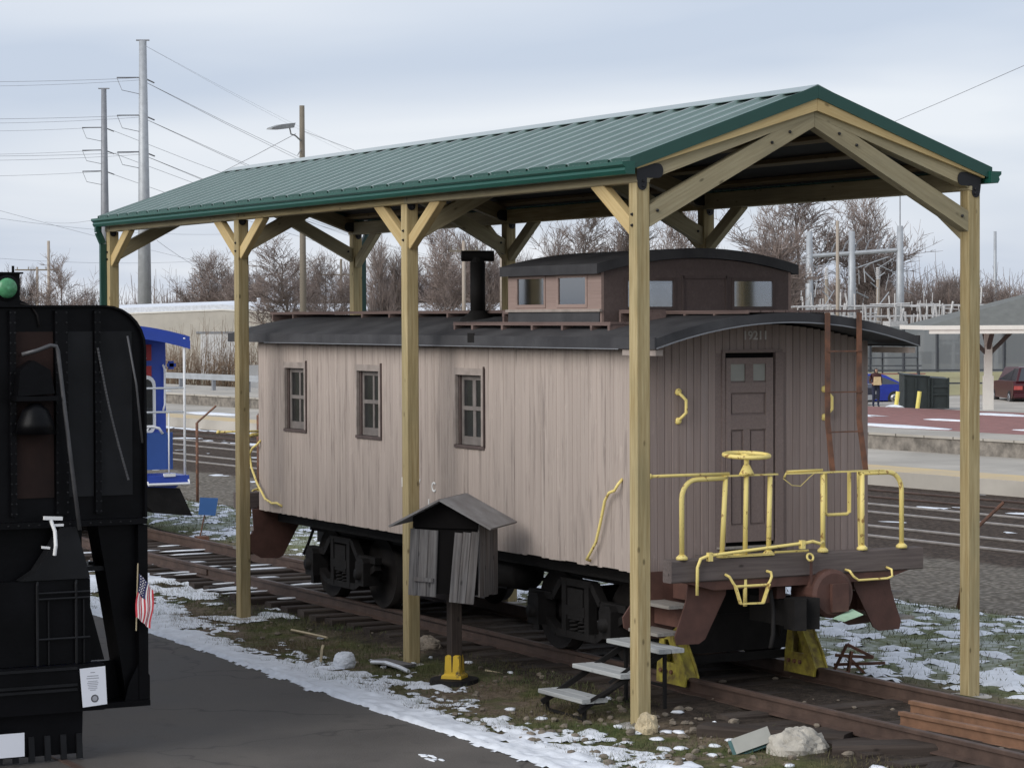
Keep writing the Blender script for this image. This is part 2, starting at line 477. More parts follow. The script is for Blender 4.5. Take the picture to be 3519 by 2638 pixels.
def tag(o, label=None, cat=None, group=None, kind=None):
    if label: o['label'] = label
    if cat: o['category'] = cat
    if group: o['group'] = group
    if kind: o['kind'] = kind
    return o

_cache = {}
def timber_mesh(L, w, h, mat, ch=0.006):
    """a sawn piece L long on x, w wide on y, h high on z, with eased edges"""
    key = (round(L, 3), round(w, 4), round(h, 4), mat.name, ch)
    if key in _cache: return _cache[key]
    a, b = w / 2, h / 2
    c = min(ch, a * 0.45, b * 0.45)
    sec = [(-a + c, -b), (a - c, -b), (a, -b + c), (a, b - c), (a - c, b), (-a + c, b), (-a, b - c), (-a, -b + c)]
    mb = MB(); mb.prism([(-L / 2, y, z) for y, z in sec], (L, 0, 0))
    me, _ = mb.mesh('timber', mat, frame=Matrix.Identity(4))
    _cache[key] = me
    return me

def frame_of(p, q, upv=(0, 0, 1)):
    p = Vector(p); q = Vector(q); d = (q - p).normalized(); u = Vector(upv)
    if abs(d.dot(u)) > 0.98: u = Vector((1, 0, 0))
    y = u.cross(d).normalized(); z = d.cross(y)
    m = Matrix(((d.x, y.x, z.x), (d.y, y.y, z.y), (d.z, y.z, z.z))).to_4x4()
    m.translation = (p + q) / 2
    return m

def timber(name, p, q, w, h, mat, parent=None, upv=(0, 0, 1), ch=0.006, **props):
    L = (Vector(q) - Vector(p)).length
    return place(name, timber_mesh(L, w, h, mat, ch), frame_of(p, q, upv), parent, **props)

def text(name, s, size, M4, mat, parent, ext=0.002):
    cu = bpy.data.curves.new(name, 'FONT'); cu.body = s; cu.size = size; cu.extrude = ext; cu.offset = size * .022
    cu.align_x = 'CENTER'; cu.align_y = 'CENTER'
    o = bpy.data.objects.new(name, cu); col.objects.link(o)
    me = bpy.data.meshes.new_from_object(o)
    bpy.data.objects.remove(o)
    me.materials.clear(); me.materials.append(mat)
    return place(name, me, M4, parent)

def copy_tree(o, M4, **props):
    """copy a thing with its parts and sub-parts to world matrix M4"""
    def rec(src, parent, m):
        c = src.copy(); col.objects.link(c)
        c.parent = parent
        WM[c] = m
        c.matrix_basis = (WM[parent].inverted() @ m) if parent else m
        for ch in kids.get(src, []):
            rec(ch, c, m @ WM[src].inverted() @ WM[ch])
        return c
    kids = {}
    for x in list(WM):
        if x.parent is not None: kids.setdefault(x.parent, []).append(x)
    c = rec(o, None, M4)
    for k, v in props.items(): c[k] = v
    return c

# ------------------------------------------------------------------ terrain
from mathutils import noise as mno
def fb(x, y, s, seed=0.0, o=4):
    return mno.fractal(Vector((x * s + seed, y * s - seed, seed * 0.37)), 1.0, 2.0, o)
MO = Vector((-20.0, 18.15, 0)); ME = Vector((-0.99789, -0.0649, 0)); MN = Vector((-0.0649, 0.99789, 0))
def MF(u, v, z=0.0):
    p = MO + ME * u + MN * v
    return Vector((p.x, p.y, z))
def mv(x, y): return (x - MO.x) * MN.x + (y - MO.y) * MN.y
def sstep(a, b, t):
    t = min(1, max(0, (t - a) / (b - a))); return t * t * (3 - 2 * t)
EDGE = [(-60, -1.45), (-14, -1.45), (-9.1, -1.49), (-4.8, -1.60), (-1.6, -1.72), (1.4, -1.72), (14, -1.9)]
def edge_y(x):
    for (a, ya), (b, yb) in zip(EDGE, EDGE[1:]):
        if a <= x <= b: return ya + (yb - ya) * (x - a) / (b - a)
    return EDGE[0][1] if x < -60 else EDGE[-1][1]
def gz(x, y):
    v = mv(x, y)
    z = -0.52 * sstep(-11.0, -7.6, v)
    if v > 22: z = -0.52 + 0.17 * sstep(22, 32, v)
    if -46 < x < 12 and edge_y(x) < y < 15:
        k = sstep(0, 0.4, y - edge_y(x))
        if v < -8: z += k * (0.035 * fb(x, y, 0.7, 3) + 0.02 * fb(x, y, 2.6, 9))
        if -9 < v < -2: z += 0.05 * fb(x, y, 1.6, 5)
        z += k * (0.045 + 0.055 * sstep(-11, -6, x) + 0.03 * fb(x, y, 1.3, 15)) * math.exp(-((y - 1.88) / 1.75) ** 6)
    return z

def axis_list(lo, hi, step, far):
    a = []; x = lo; d = step
    while x > -far: a.append(x); d *= 1.5; x -= d
    a = a[::-1]; x = lo + step
    while x < hi: a.append(x); x += step
    d = step
    while x < far: a.append(x); d *= 1.5; x += d
    a.append(far); a.insert(0, -far)
    return a

def N_(n, op, a, b=None, c=None):
    m = n.nodes.new("ShaderNodeMath"); m.operation = op
    for i, val in enumerate((a, b, c)):
        if val is None: continue
        if isinstance(val, (int, float)): m.inputs[i].default_value = val
        else: n.links.new(val, m.inputs[i])
    return m.outputs[0]
def SS(n, v, a, b):
    m = n.nodes.new("ShaderNodeMapRange"); m.interpolation_type = 'SMOOTHSTEP'
    m.inputs[1].default_value = a; m.inputs[2].default_value = b
    n.links.new(v, m.inputs[0]); return m.outputs[0]

def ground_mat():
    m, n, b = _mat('mixed_ground')
    g = n.nodes.new("ShaderNodeNewGeometry")
    P = g.outputs["Position"]
    sp = n.nodes.new("ShaderNodeSeparateXYZ"); n.links.new(P, sp.inputs[0])
    X, Y = sp.outputs[0], sp.outputs[1]
    V = N_(n, 'ADD', N_(n, 'MULTIPLY', N_(n, 'ADD', X, 20.0), -0.0649), N_(n, 'MULTIPLY', N_(n, 'SUBTRACT', Y, 18.15), 0.99789))
    n1 = _noise(n, P, 0.55, 5); n2 = _noise(n, P, 2.2, 5); n3 = _noise(n, P, 11, 4); n4 = _noise(n, P, 45, 3)
    dirt = _ramp(n, n3, 0.3, 0.7, (0.085, 0.063, 0.045, 1), (0.175, 0.135, 0.095, 1))
    dirt = _mix(n, _ramp(n, n4, 0.58, 0.72, (0, 0, 0, 1), (0.7, 0.7, 0.7, 1)), dirt, (0.30, 0.25, 0.19))
    gr = _ramp(n, n3, 0.3, 0.7, (0.045, 0.058, 0.018, 1), (0.105, 0.105, 0.042, 1))
    gm = _ramp(n, N_(n, 'ADD', N_(n, 'MULTIPLY', n1, 0.65), N_(n, 'MULTIPLY', n2, 0.35)), 0.45, 0.56)
    c = _mix(n, gm, dirt, gr)
    # lawn beyond the shelter
    lawn = N_(n, 'MULTIPLY', SS(n, Y, 3.7, 4.7), 0.9)
    lg = _ramp(n, n3, 0.3, 0.7, (0.10, 0.125, 0.048, 1), (0.20, 0.215, 0.115, 1))
    c = _mix(n, lawn, c, lg)
    fr = _noise(n, P, 1.3, 6, 0.62); fr2 = _noise(n, P, 7.0, 5, 0.6)
    fz = _ramp(n, N_(n, 'ADD', N_(n, 'MULTIPLY', fr, 0.6), N_(n, 'MULTIPLY', fr2, 0.4)), 0.44, 0.62)
    fz = N_(n, 'MULTIPLY', fz, N_(n, 'MULTIPLY', SS(n, Y, 3.9, 5.0), 0.62))
    c = _mix(n, fz, c, (0.62, 0.65, 0.66))
    # trackbed dirt, with the deep shade under the caboose put into its colour
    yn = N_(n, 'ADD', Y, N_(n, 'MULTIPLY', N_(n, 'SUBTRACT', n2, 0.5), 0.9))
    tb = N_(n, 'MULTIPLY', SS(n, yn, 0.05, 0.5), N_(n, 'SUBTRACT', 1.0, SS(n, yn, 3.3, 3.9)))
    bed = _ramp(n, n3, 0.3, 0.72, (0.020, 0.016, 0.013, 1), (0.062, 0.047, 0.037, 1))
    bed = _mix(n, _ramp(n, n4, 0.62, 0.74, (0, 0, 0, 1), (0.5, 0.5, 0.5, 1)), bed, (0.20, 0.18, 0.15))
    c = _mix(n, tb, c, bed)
    # stone bank and ballast of the running lines
    vo = n.nodes.new("ShaderNodeTexVoronoi"); vo.inputs["Scale"].default_value = 9.0
    n.links.new(P, vo.inputs["Vector"])
    st = _mix(n, _ramp(n, vo.outputs["Distance"], 0.1, 0.6), (0.275, 0.245, 0.205), (0.095, 0.082, 0.066))
    st = _mix(n, _ramp(n, n3, 0.4, 0.65, (0, 0, 0, 1), (0.6, 0.6, 0.6, 1)), st, (0.16, 0.145, 0.125))
    vn = N_(n, 'ADD', V, N_(n, 'MULTIPLY', N_(n, 'SUBTRACT', n2, 0.5), 1.4))
    c = _mix(n, SS(n, vn, -8.9, -8.3), c, st)
    ba = _mix(n, _ramp(n, vo.outputs["Distance"], 0.1, 0.6), (0.105, 0.078, 0.060), (0.042, 0.031, 0.024))
    c = _mix(n, SS(n, vn, -3.0, -2.2), c, ba)
    far = _ramp(n, n1, 0.35, 0.65, (0.20, 0.175, 0.125, 1), (0.30, 0.27, 0.20, 1))
    c = _mix(n, SS(n, V, 20.0, 24.0), c, far)
    n.links.new(c, b.inputs["Base Color"])
    b.inputs["Roughness"].default_value = 0.95
    b.inputs["Specular IOR Level"].default_value = 0.15
    h = N_(n, 'ADD', N_(n, 'MULTIPLY', n3, 0.7), N_(n, 'MULTIPLY', n4, 0.35))
    _bump(n, b, h, 0.8, 0.05)
    return m
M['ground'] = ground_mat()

xs = axis_list(-44, 9, 0.33, 1600); ys = axis_list(-3, 15, 0.25, 1600)
mb = MB()
for y in ys:
    for x in xs: mb.v.append((x, y, gz(x, y)))
W_ = len(xs)
for j in range(len(ys) - 1):
    for i in range(W_ - 1):
        a = j * W_ + i; mb.face((a, a + 1, a + W_ + 1, a + W_))
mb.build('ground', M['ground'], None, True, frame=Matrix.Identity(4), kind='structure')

def asphalt_mat():
    m, n, b = _mat('old_asphalt')
    P = n.nodes.new("ShaderNodeNewGeometry").outputs["Position"]
    a = _noise(n, P, 0.45, 5, 0.6); f = _noise(n, P, 60, 3); q = _noise(n, P, 3.0, 4)
    c = _ramp(n, a, 0.32, 0.68, (0.062, 0.055, 0.049, 1), (0.125, 0.111, 0.098, 1))
    c = _mix(n, _ramp(n, f, 0.45, 0.75, (0, 0, 0, 1), (0.35, 0.35, 0.35, 1)), c, (0.12, 0.11, 0.10))
    c = _mix(n, _ramp(n, q, 0.60, 0.72, (0, 0, 0, 1), (0.55, 0.55, 0.55, 1)), c, (0.056, 0.050, 0.045))
    n.links.new(c, b.inputs["Base Color"])
    n.links.new(_ramp(n, a, 0.3, 0.7, (0.62, 0.62, 0.62, 1), (0.9, 0.9, 0.9, 1)), b.inputs["Roughness"])
    b.inputs["Specular IOR Level"].default_value = 0.3
    ck = n.nodes.new('ShaderNodeTexVoronoi'); ck.feature = 'DISTANCE_TO_EDGE'; ck.inputs['Scale'].default_value = 0.35
    mpv = n.nodes.new('ShaderNodeVectorMath'); mpv.operation = 'ADD'
    nd = n.nodes.new('ShaderNodeTexNoise'); nd.inputs['Scale'].default_value = 1.6; n.links.new(P, nd.inputs['Vector']); n.links.new(P, mpv.inputs[0]); n.links.new(nd.outputs['Color'], mpv.inputs[1]); n.links.new(mpv.outputs[0], ck.inputs['Vector'])
    c = _mix(n, _ramp(n, ck.outputs['Distance'], 0.0, 0.012, (0.6, 0.6, 0.6, 1), (0, 0, 0, 1)), c, (0.03, 0.027, 0.025))
    n.links.new(c, b.inputs['Base Color'])
    _bump(n, b, f, 0.5, 0.012)
    return m
M['asphalt'] = asphalt_mat()
mb = MB()
ex = [-60 + i * 0.5 for i in range(149)]
for x in ex:
    j = 0.05 * fb(x, 0, 1.1, 4)
    mb.v += [(x, edge_y(x) + j, 0.018), (x, edge_y(x) + j + 0.03, -0.03), (x, -40, 0.018)]
for i in range(len(ex) - 1):
    a = i * 3
    mb.face((a, a + 2, a + 5, a + 3)); mb.face((a, a + 3, a + 4, a + 1))
mb.build('road', M['asphalt'], None, False, frame=Matrix.Identity(4), kind='structure')

def snowfield(x0, x1, y0, y1, res, hfun, lift=0.0):
    mb = MB(); nx = int((x1 - x0) / res) + 1; ny = int((y1 - y0) / res) + 1
    H = [[hfun(x0 + i * res, y0 + j * res) for i in range(nx)] for j in range(ny)]
    ids = {}
    def vid(i, j):
        if (i, j) not in ids:
            x = x0 + i * res; y = y0 + j * res
            base = max(gz(x, y), 0.018 if y < edge_y(x) else -9)
            ids[(i, j)] = len(mb.v); mb.v.append((x + R.uniform(-.2, .2) * res, y + R.uniform(-.2, .2) * res, base + lift + min(0.035, max(-0.010, H[j][i] * .6))))
        return ids[(i, j)]
    for j in range(ny - 1):
        for i in range(nx - 1):
            hs = (H[j][i], H[j][i + 1], H[j + 1][i + 1], H[j + 1][i])
            if sum(1 for h in hs if h > 0) >= 2: mb.face((vid(i, j), vid(i + 1, j), vid(i + 1, j + 1), vid(i, j + 1)))
    return mb
def h_verge(x, y):
    d = y - edge_y(x)
    wdt = 0.62 + 0.30 * fb(x, y, 0.45, 21) + 0.22 * sstep(-1.5, 1.8, x) + 0.15 * sstep(-8, -11, x)
    h = 0.055 * (1 - d / max(0.15, wdt)) + 0.042 * fb(x * .7, y, 2.6, 2, 5) + 0.045 * fb(x * .7, y, 9, 6, 3)
    if d < -0.04: h = 0.02 + 0.05 * fb(x, 0, 0.9, 13) + d * 0.35 + 0.02 * fb(x, y, 5, 2) if d > -0.35 else -1
    return h
snowfield(-19, 5.5, -2.1, 0.2, 0.036, h_verge, 0.008).build('snow', M['snow'], None, True, frame=Matrix.Identity(4), kind='stuff')
def h_lawn(x, y):
    v = mv(x, y)
    if v > -8.4: return -1
    a = fb(x, y, 0.42, 31) * 0.45 + fb(x * 0.7, y, 3.6, 8, 6) * 0.95 - 0.20
    a += 0.20 * sstep(-9, -1, x) * sstep(7.5, 4.5, y) + 0.12 * math.exp(-((x + 13) / 6) ** 2)
    a -= 0.35 * sstep(4.2, 3.5, y) + 0.5 * sstep(-2.2, -.6, x) * sstep(5.0, 4.2, y + .4 * fb(x, y, 1.2, 66)) + 0.15 * sstep(-9.8, -8.6, v)
    return a * 0.09
snowfield(-40, 5, 3.4, 11.6, 0.075, h_lawn, 0.006).build('snow', M['snow'], None, True, frame=Matrix.Identity(4), kind='stuff')
def h_west(x, y):
    a = fb(x, y, 0.7, 41) * 0.5 + fb(x * 0.5, y, 2.8, 18, 5) * 0.6 + 0.16 * sstep(-11.0, -13, x) - 0.02
    return (a - 0.25 * sstep(-10.2, -9.2, x)) * 0.08
snowfield(-22, -9.3, -1.2, 0.75, 0.06, h_west, 0.006).build('snow', M['snow'], None, True, frame=Matrix.Identity(4), kind='stuff')

# ------------------------------------------------------------------ railway lines
TY = 1.88; RT = 0.27        # museum track centre line and rail-top height
def rail_mesh(mb, p, q, z, h=0.15, hw=0.035, fwid=0.065):
    p = Vector((p[0], p[1], z)); q = Vector((q[0], q[1], z)); d = (q - p).normalized(); s = Vector((-d.y, d.x, 0)); k = Vector((0, 0, 1))
    sec = [(-fwid, -h), (fwid, -h), (fwid, -h + 0.012), (0.009, -h + 0.03), (0.009, -0.04), (hw, -0.034), (hw, -0.006), (hw - 0.008, 0), (-hw + 0.008, 0), (-hw, -0.006), (-hw, -0.034), (-0.009, -0.04), (-0.009, -h + 0.03), (-fwid, -h + 0.012)]
    mb.prism([p + s * a + k * b for a, b in sec], q - p)
tk = thing('railway_track', 'rusty museum track on dark ties under the caboose', 'track', (-12, TY, 0))
for s in (-1, 1):
    mb = MB(); rail_mesh(mb, (-70, TY + s * 0.753), (12, TY + s * 0.753), RT, 0.16)
    mb.build('rail', M['railrust'], tk)
x = -46.0
while x < 7:
    yj = R.uniform(-.06, .06); zj = R.uniform(-.008, .008); a = R.uniform(-.03, .03)
    if not (-0.15 < x < 0.1):
        timber('tie', (x - a, TY - 1.3 + yj, 0.035 + zj), (x + a, TY + 1.3 + yj, 0.035 + zj), 0.22, 0.17, M['tie'], tk, ch=0.015)
    x += 0.545 + R.uniform(-.03, .03)
for s in (-1, 1):        # joint bars with bolts
    for jx in (-14.2, -2.9):
        mb = MB(); mb.box(jx - .3, jx + .3, TY + s * .753 - .03, TY + s * .753 + .03, RT - .12, RT - .045)
        mb.build('joint_bar', M['railrust'], tk)
o = MB(); rail_mesh(o, (1.1, 2.24), (6.5, 2.44), 0.235, 0.14)
o = o.build('spare_rail', M['railorange']); tag(o, 'loose orange-rusted rail lying nearer the far running rail', 'rail', 'spare rails between the tracks')
o = MB(); rail_mesh(o, (1.6, 1.76), (6.5, 2.10), 0.235, 0.14)
o = o.build('spare_rail', M['railorange']); tag(o, 'loose orange-rusted rail lying in the middle of the track with its sawn end showing', 'rail', 'spare rails between the tracks')
mb = MB()
for i in range(26):
    x = R.uniform(-19, -10.3); y = R.uniform(0.75, 2.4); L = R.uniform(.15, .55)
    xx = -46 + 0
    mb.blob((x, y, 0.125), R.uniform(.05, .085), L, .014, i, 8, 4, .2)
mb.build('snow', M['snow'], None, True, kind='stuff')

def main_track(v, label, shine):
    t = thing('railway_track', label, 'track', MF(20, v, -0.6), 0, 'main line tracks')
    for s in (-1, 1):
        mb = MB(); a = MF(-45, v + s * .752); b_ = MF(170, v + s * .752)
        rail_mesh(mb, (a.x, a.y), (b_.x, b_.y), -0.47, 0.15)
        mb.build('rail', shine, t)
    mb = MB(); u = -40.0
    while u < 120:
        a = MF(u, v - 1.3, -0.655); b_ = MF(u + R.uniform(-.03, .03), v + 1.3, -0.655); mb.bar(a, b_, 0.23, 0.09); u += 0.56
    mb.build('tie', M['tie'], t, kind='stuff')
main_track(0.05, 'main line track nearest the stone bank, worn bright rails', M['railshine'])
main_track(3.95, 'main line track in the middle, between two other lines', M['railshine'])
main_track(7.0, 'main line track running along the yellow platform edge', M['railrust'])
mb = MB()
for s in (-1, 1):
    y = -6.0 + s * 0.753; mb.box(-14, 6, y - .035, y + .035, 0.0, 0.03)
t = thing('railway_track', 'track set flush in the asphalt under the black locomotive', 'track', (-4, -6, 0))
for s in (-1, 1):
    mb = MB(); y = -6.0 + s * 0.753; mb.box(-30, 8, y - .035, y + .035, -0.1, 0.03); mb.build('rail', M['railrust'], t)

# ------------------------------------------------------------------ far platform, wall and brick terrace
def mfbox(mb, u0, u1, v0, v1, z0, z1):
    mb.hexa([MF(u0, v0, z0), MF(u0, v1, z0), MF(u1, v1, z0), MF(u1, v0, z0), MF(u0, v0, z1), MF(u0, v1, z1), MF(u1, v1, z1), MF(u1, v0, z1)])
M['platform'] = plain('platform_concrete', (0.46, 0.425, 0.37), 0.9, 0, 0.35, 0.35, 0.2)
M['tactile'] = plain('tactile_yellow', (0.55, 0.41, 0.20), 0.8, 0, 0.25, 0.8, c2=(0.46, 0.37, 0.24))
M['wallstone'] = plain('grey_block_wall', (0.27, 0.24, 0.205), 0.95, 0, 0.6, 3.4, 0.9)
mb = MB(); mfbox(mb, -60, 190, 9.2, 16.05, -0.7, -0.15); mb.build('platform', M['platform'], kind='structure')
mb = MB(); mfbox(mb, -60, 190, 9.28, 10.75, -0.2, -0.144); mb.build('platform_edge', M['tactile'], kind='structure')
mb = MB(); mfbox(mb, -60, 190, 16.0, 16.4, -0.6, 0.26); w = mb.build('retaining_wall', M['wallstone'])
tag(w, 'long low grey stone wall behind the concrete platform', 'wall')
mb = MB(); mfbox(mb, -60, 190, 15.95, 18.4, 0.265, 0.33); mb.build('coping', M['platform'], kind='structure')
mb = MB()
for k in range(60): mfbox(mb, -5 + 1.25 * k, -5 + 1.25 * k + .02, 15.93, 15.952, 0.262, 0.332)
mb.build('coping_joint', M['wallstone'], kind='structure')
mb = MB(); mfbox(mb, -40, 46, 18.4, 30.0, 0.0, 0.32); mb.build('brick_pavement', M['brickred'], kind='structure')
mb = MB(); mfbox(mb, 46.2, 190, 18.4, 23, 0.0, 0.30); mb.build('road', M['platform'], kind='structure')
mb = MB(); mfbox(mb, -60, 60, 30.1, 60, -0.8, -0.26); mb.build('parking_lot', M['platform'], kind='structure')
mb = MB()
for (u, v, a, b_, z) in [(18, 20.5, 2.6, .35, .32), (24.5, 19.3, 3.2, .5, .32), (29, 28, 2, .5, .32), (26.5, 23.5, 1.2, .3, .32), (33, 24, 3, .4, .32), (28, 32, 3, .6, -.26), (14, 17.2, 1.0, .12, .33), (9, 17, .8, .1, .33), (21, 24.8, 1.0, .2, .32), (58, 12, 2.5, .7, -.15), (80, 17.5, 6, .5, .33), (52, 16.9, 4, .8, .33)]:
    c = MF(u, v); mb.blob((c.x, c.y, z), a, b_, .05, int(u * 7), 12, 5, .25)
mb.build('snow', M['snow'], None, True, kind='stuff')
def h_mid(x, y):
    v = mv(x, y)
    a = -1
    if 5.2 < v < 6.0 or 1.7 < v < 2.3 or 8.6 < v < 9.15: a = fb(x * .5, y, 1.3, 77) * .6 - 0.20 + (0.36 if v > 8.6 and x < -50 else 0)
    if -3.4 < v < -2.4: a = fb(x * .5, y, 1.7, 57) * .6 - 0.16
    return a * .12
snowfield(-86, -20, 10, 28, 0.2, h_mid, 0.0).build('snow', M['snow'], None, True, frame=Matrix.Identity(4), kind='stuff')

# ------------------------------------------------------------------ the timber shelter
A = 4.877; SW = 3.76; YM = SW / 2
EZ = 5.19; SL = 0.3515          # roof underside at y = -0.14, slope
def roofz(y): return EZ + SL * ((y + 0.14) if y <= YM else (2 * YM - y + 0.14))
sh = thing('shelter', 'open timber shelter with green metal roof over the brown caboose', 'shelter', (-7.3, YM, 0))
PX = [0, -A, -2 * A, -3 * A]
for i, px in enumerate(PX):
    for py in (0, SW):
        timber('post', (px, py, -0.15), (px, py, 4.985), 0.142, 0.142, M['timber'], sh, upv=(0, 1, 0), ch=0.008)
        mb = MB(); mb.lathe([(0.0, -.05), (.21, -.05), (.22, .022), (.19, .03), (0.0, .03)], (px, py, 0.0), n=14)
        mb.build('footing', M['concrete'], sh)
for s, yb in ((-1, 0.0), (1, SW)):
    for i in range(3):
        a, b_ = PX[i] + (0.08 if i == 0 else -0.001), PX[i + 1] + (0.001 if i < 2 else -0.12)
        timber('eave_beam', (b_, yb, 5.078), (a, yb, 5.078), 0.132, 0.182, M['timber_grey'] if i in (0, 2) else M['timber'], sh, ch=0.008)
    # knee braces along the eaves
    for i, px in enumerate(PX):
        for dx in (-1, 1):
            if (i == 0 and dx == 1) or (i == 3 and dx == -1): continue
            timber('knee_brace', (px + dx * 0.05, yb, 4.56), (px + dx * 0.78, yb, 5.03), 0.088, 0.14, M['timber_fresh'] if s < 0 else M['timber_grey'], sh, upv=(0, 1, 0) if 0 else (0, 0, 1), ch=0.006)
def cut_timber(name, poly, px, w, mat, along):
    """poly: (y, z) outline; extruded along x; grain runs along 'along'"""
    mb = MB(); mb.prism([(px - w / 2, y, z) for y, z in poly], (w, 0, 0))
    d = Vector(along).normalized(); yv = Vector((1, 0, 0)); zv = d.cross(yv)
    fr = Matrix(((d.x, yv.x, zv.x), (d.y, yv.y, zv.y), (d.z, yv.z, zv.z))).to_4x4()
    fr.translation = (px, sum(p[0] for p in poly) / len(poly), sum(p[1] for p in poly) / len(poly))
    return mb.build(name, mat, sh, frame=fr)
for i, px in enumerate(PX):
    for s in (0, 1):
        fy = (lambda y: y) if s == 0 else (lambda y: SW - y)
        e = 0.0015
        al = (0, 1 if s == 0 else -1, SL)
        raf = [(fy(0.069), roofz(0.069) - 0.25), (fy(YM - e), roofz(YM) - 0.25), (fy(YM - e), roofz(YM) - 0.062), (fy(0.069), roofz(0.069) - 0.062)]
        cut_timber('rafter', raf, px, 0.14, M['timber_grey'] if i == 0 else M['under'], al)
        br = [(fy(0.071), 4.585), (fy(YM - e), 5.55), (fy(YM - e), 5.73), (fy(0.071), 4.785)]
        cut_timber('rafter_brace', br, px, 0.10 if i else 0.134, M['timber_grey'], (0, 1 if s == 0 else -1, 0.53))
        if i in (0, 3):
            fx = 0.095 if i == 0 else -3 * A - 0.095
            fb_ = [(fy(-0.09), roofz(-0.09) - 0.10), (fy(YM - e), roofz(YM) - 0.20), (fy(YM - e), roofz(YM) - 0.03), (fy(-0.09), roofz(-0.09) - 0.03)]
            cut_timber('fascia_board', fb_, fx, 0.04, M['timber_fresh'] if i == 0 else M['timber'], al)
# black knife-plate brackets at the post heads
for px in PX:
    for s, py in ((1, 0.0), (-1, SW)):
        for fx in ((0.0735,) if px == 0 else (0.0735,)):
            mb = MB(); h = []
            w_ = 0.047
            pts = []
            for k in range(7):
                t = math.pi + math.pi * k / 6; pts.append((w_ * math.cos(t) - .012, 4.965 + w_ * math.sin(t)))
            pts += [(w_ - .012, 5.03)]
            for k in range(7):
                t = -math.pi / 2 + math.pi * k / 6; pts.append((0.16 + .05 * math.cos(t), 5.098 + 0.066 * math.sin(t)))
            pts += [(-w_ - .022, 5.164), (-w_ - .022, 5.03)]
            pl = [(px + fx, py + s * a, z) for a, z in pts]
            mb.prism(pl if s > 0 else pl[::-1], (0.008, 0, 0))
            mb.build('bracket', M['bracket'], sh)
for px in PX:
    mb = MB()
    for yb, sg in ((0.0, -1), (SW, -1)):
        for z in (4.60, 4.70): mb.lathe([(.016, 0), (.016, .008), (.009, .010), (.009, .02)], (px, yb - .071, z), (0, -1, 0), n=6)
        for z in (4.955, 5.0): mb.lathe([(.014, 0), (.014, .008), (.008, .018)], (px + .0815, yb, z), (1, 0, 0), n=6)
    for s in (0, 1):
        for t in (.10, 1.35, 1.55):
            y = .05 + t; z = 4.685 + .53 * t * .985; mb.lathe([(.016, 0), (.016, .008), (.009, .018)], (px + (.0705 if t < 1 else .0705), y if s == 0 else SW - y, z), (1, 0, 0), n=6)
    mb.build('bolts', M['bracket'], sh, kind='stuff')
# purlins under the sheeting
for s in (0, 1):
    for k in range(5):
        y = 0.10 + k * 0.42; y = y if s == 0 else SW - y
        sg = 1 if s == 0 else -1
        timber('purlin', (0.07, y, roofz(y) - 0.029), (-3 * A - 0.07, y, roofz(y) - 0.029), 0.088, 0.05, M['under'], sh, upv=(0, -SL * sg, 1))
M['undershade'] = plain('roof_undershade', (0.030, 0.026, 0.022), 0.9, 0, 0.3, 3)  # near-black sheet added under the roofing, painted shade for the underside
for s in (0, 1):
    sg = 1 if s == 0 else -1
    y0, y1 = (-.10, YM - .002) if s == 0 else (SW + .10, YM + .002)
    mb = MB(); mb.prism([(.07, y0, roofz(y0) - .003), (.07, y1, roofz(y1) - .003), (.07, y1, roofz(y1) - .0015), (.07, y0, roofz(y0) - .0015)][::sg], (-3 * A - .14, 0, 0)); mb.build('shade_sheet', M['undershade'], sh)
# standing-rib roof sheets, each its own part
NP = 37; X0, X1 = 0.115, -3 * A - 0.115
PWID = (X0 - X1) / NP
sec = []
def ribsec(w):
    pts = [(0, 0), (0.008, 0.0), (0.022, 0.026), (0.056, 0.026), (0.070, 0.0)]
    for c in (0.35, 0.66):
        pts += [(w * c - .012, 0), (w * c - .005, .0025), (w * c + .005, .0025), (w * c + .012, 0)]
    pts += [(w - 0.0015, 0)]
    return pts
top = ribsec(PWID); prof = top + [(x, z - 0.004) for x, z in top[::-1]]
Lsl = math.hypot(YM + 0.17, SL * (YM + 0.17))
mb = MB(); mb.prism([(a - PWID / 2, -Lsl / 2, b_) for a, b_ in prof][::-1], (0, Lsl, 0))
sheet, _ = mb.mesh('roof_sheet', M['green_metal'], frame=Matrix.Identity(4))
ang = math.atan(SL)
for s in (0, 1):
    for k in range(NP):
        x = X0 - PWID * (k + 0.5)
        ym = (YM - 0.17) / 2
        M4 = Matrix.Translation((x, ym if s == 0 else SW - ym, roofz(ym) + 0.004)) @ Matrix.Rotation(0 if s == 0 else math.pi, 4, 'Z') @ Matrix.Rotation(ang, 4, 'X')
        place('roof_sheet', sheet, M4, sh)
for yy in (-.155, SW + .155):
    mb = MB(); mb.box(X1 + .01, X0 - .003, yy - .006, yy + .006, roofz(yy) - .006, roofz(yy) + .030); mb.build('closure_strip', M['green_trim'], sh)
# ridge cap, rake trim, gutters, downspouts
mb = MB(); zr = roofz(YM)
mb.prism([(X0 + .012, YM - .16, zr - .16 * SL + .030), (X0 + .012, YM, zr + .036), (X0 + .012, YM + .16, zr - .16 * SL + .030), (X0 + .012, YM + .16, zr - .16 * SL + .037), (X0 + .012, YM, zr + .046), (X0 + .012, YM - .16, zr - .16 * SL + .037)], (X1 - X0 - .024, 0, 0))
mb.build('ridge_cap', M['green_metal'], sh)
for xx, dx in ((X0 + .001, .016), (X1 - .001, -.016)):
    for s in (0, 1):
        fy = (lambda y: y) if s == 0 else (lambda y: SW - y)
        pts = [(-.17, roofz(-.17) - .085), (YM - .001, zr - .085), (YM - .001, zr + .034), (-.17, roofz(-.17) + .034)]
        mb = MB(); mb.prism([(xx, fy(y), z) for y, z in pts], (dx, 0, 0)); mb.build('rake_trim', M['green_trim'], sh)
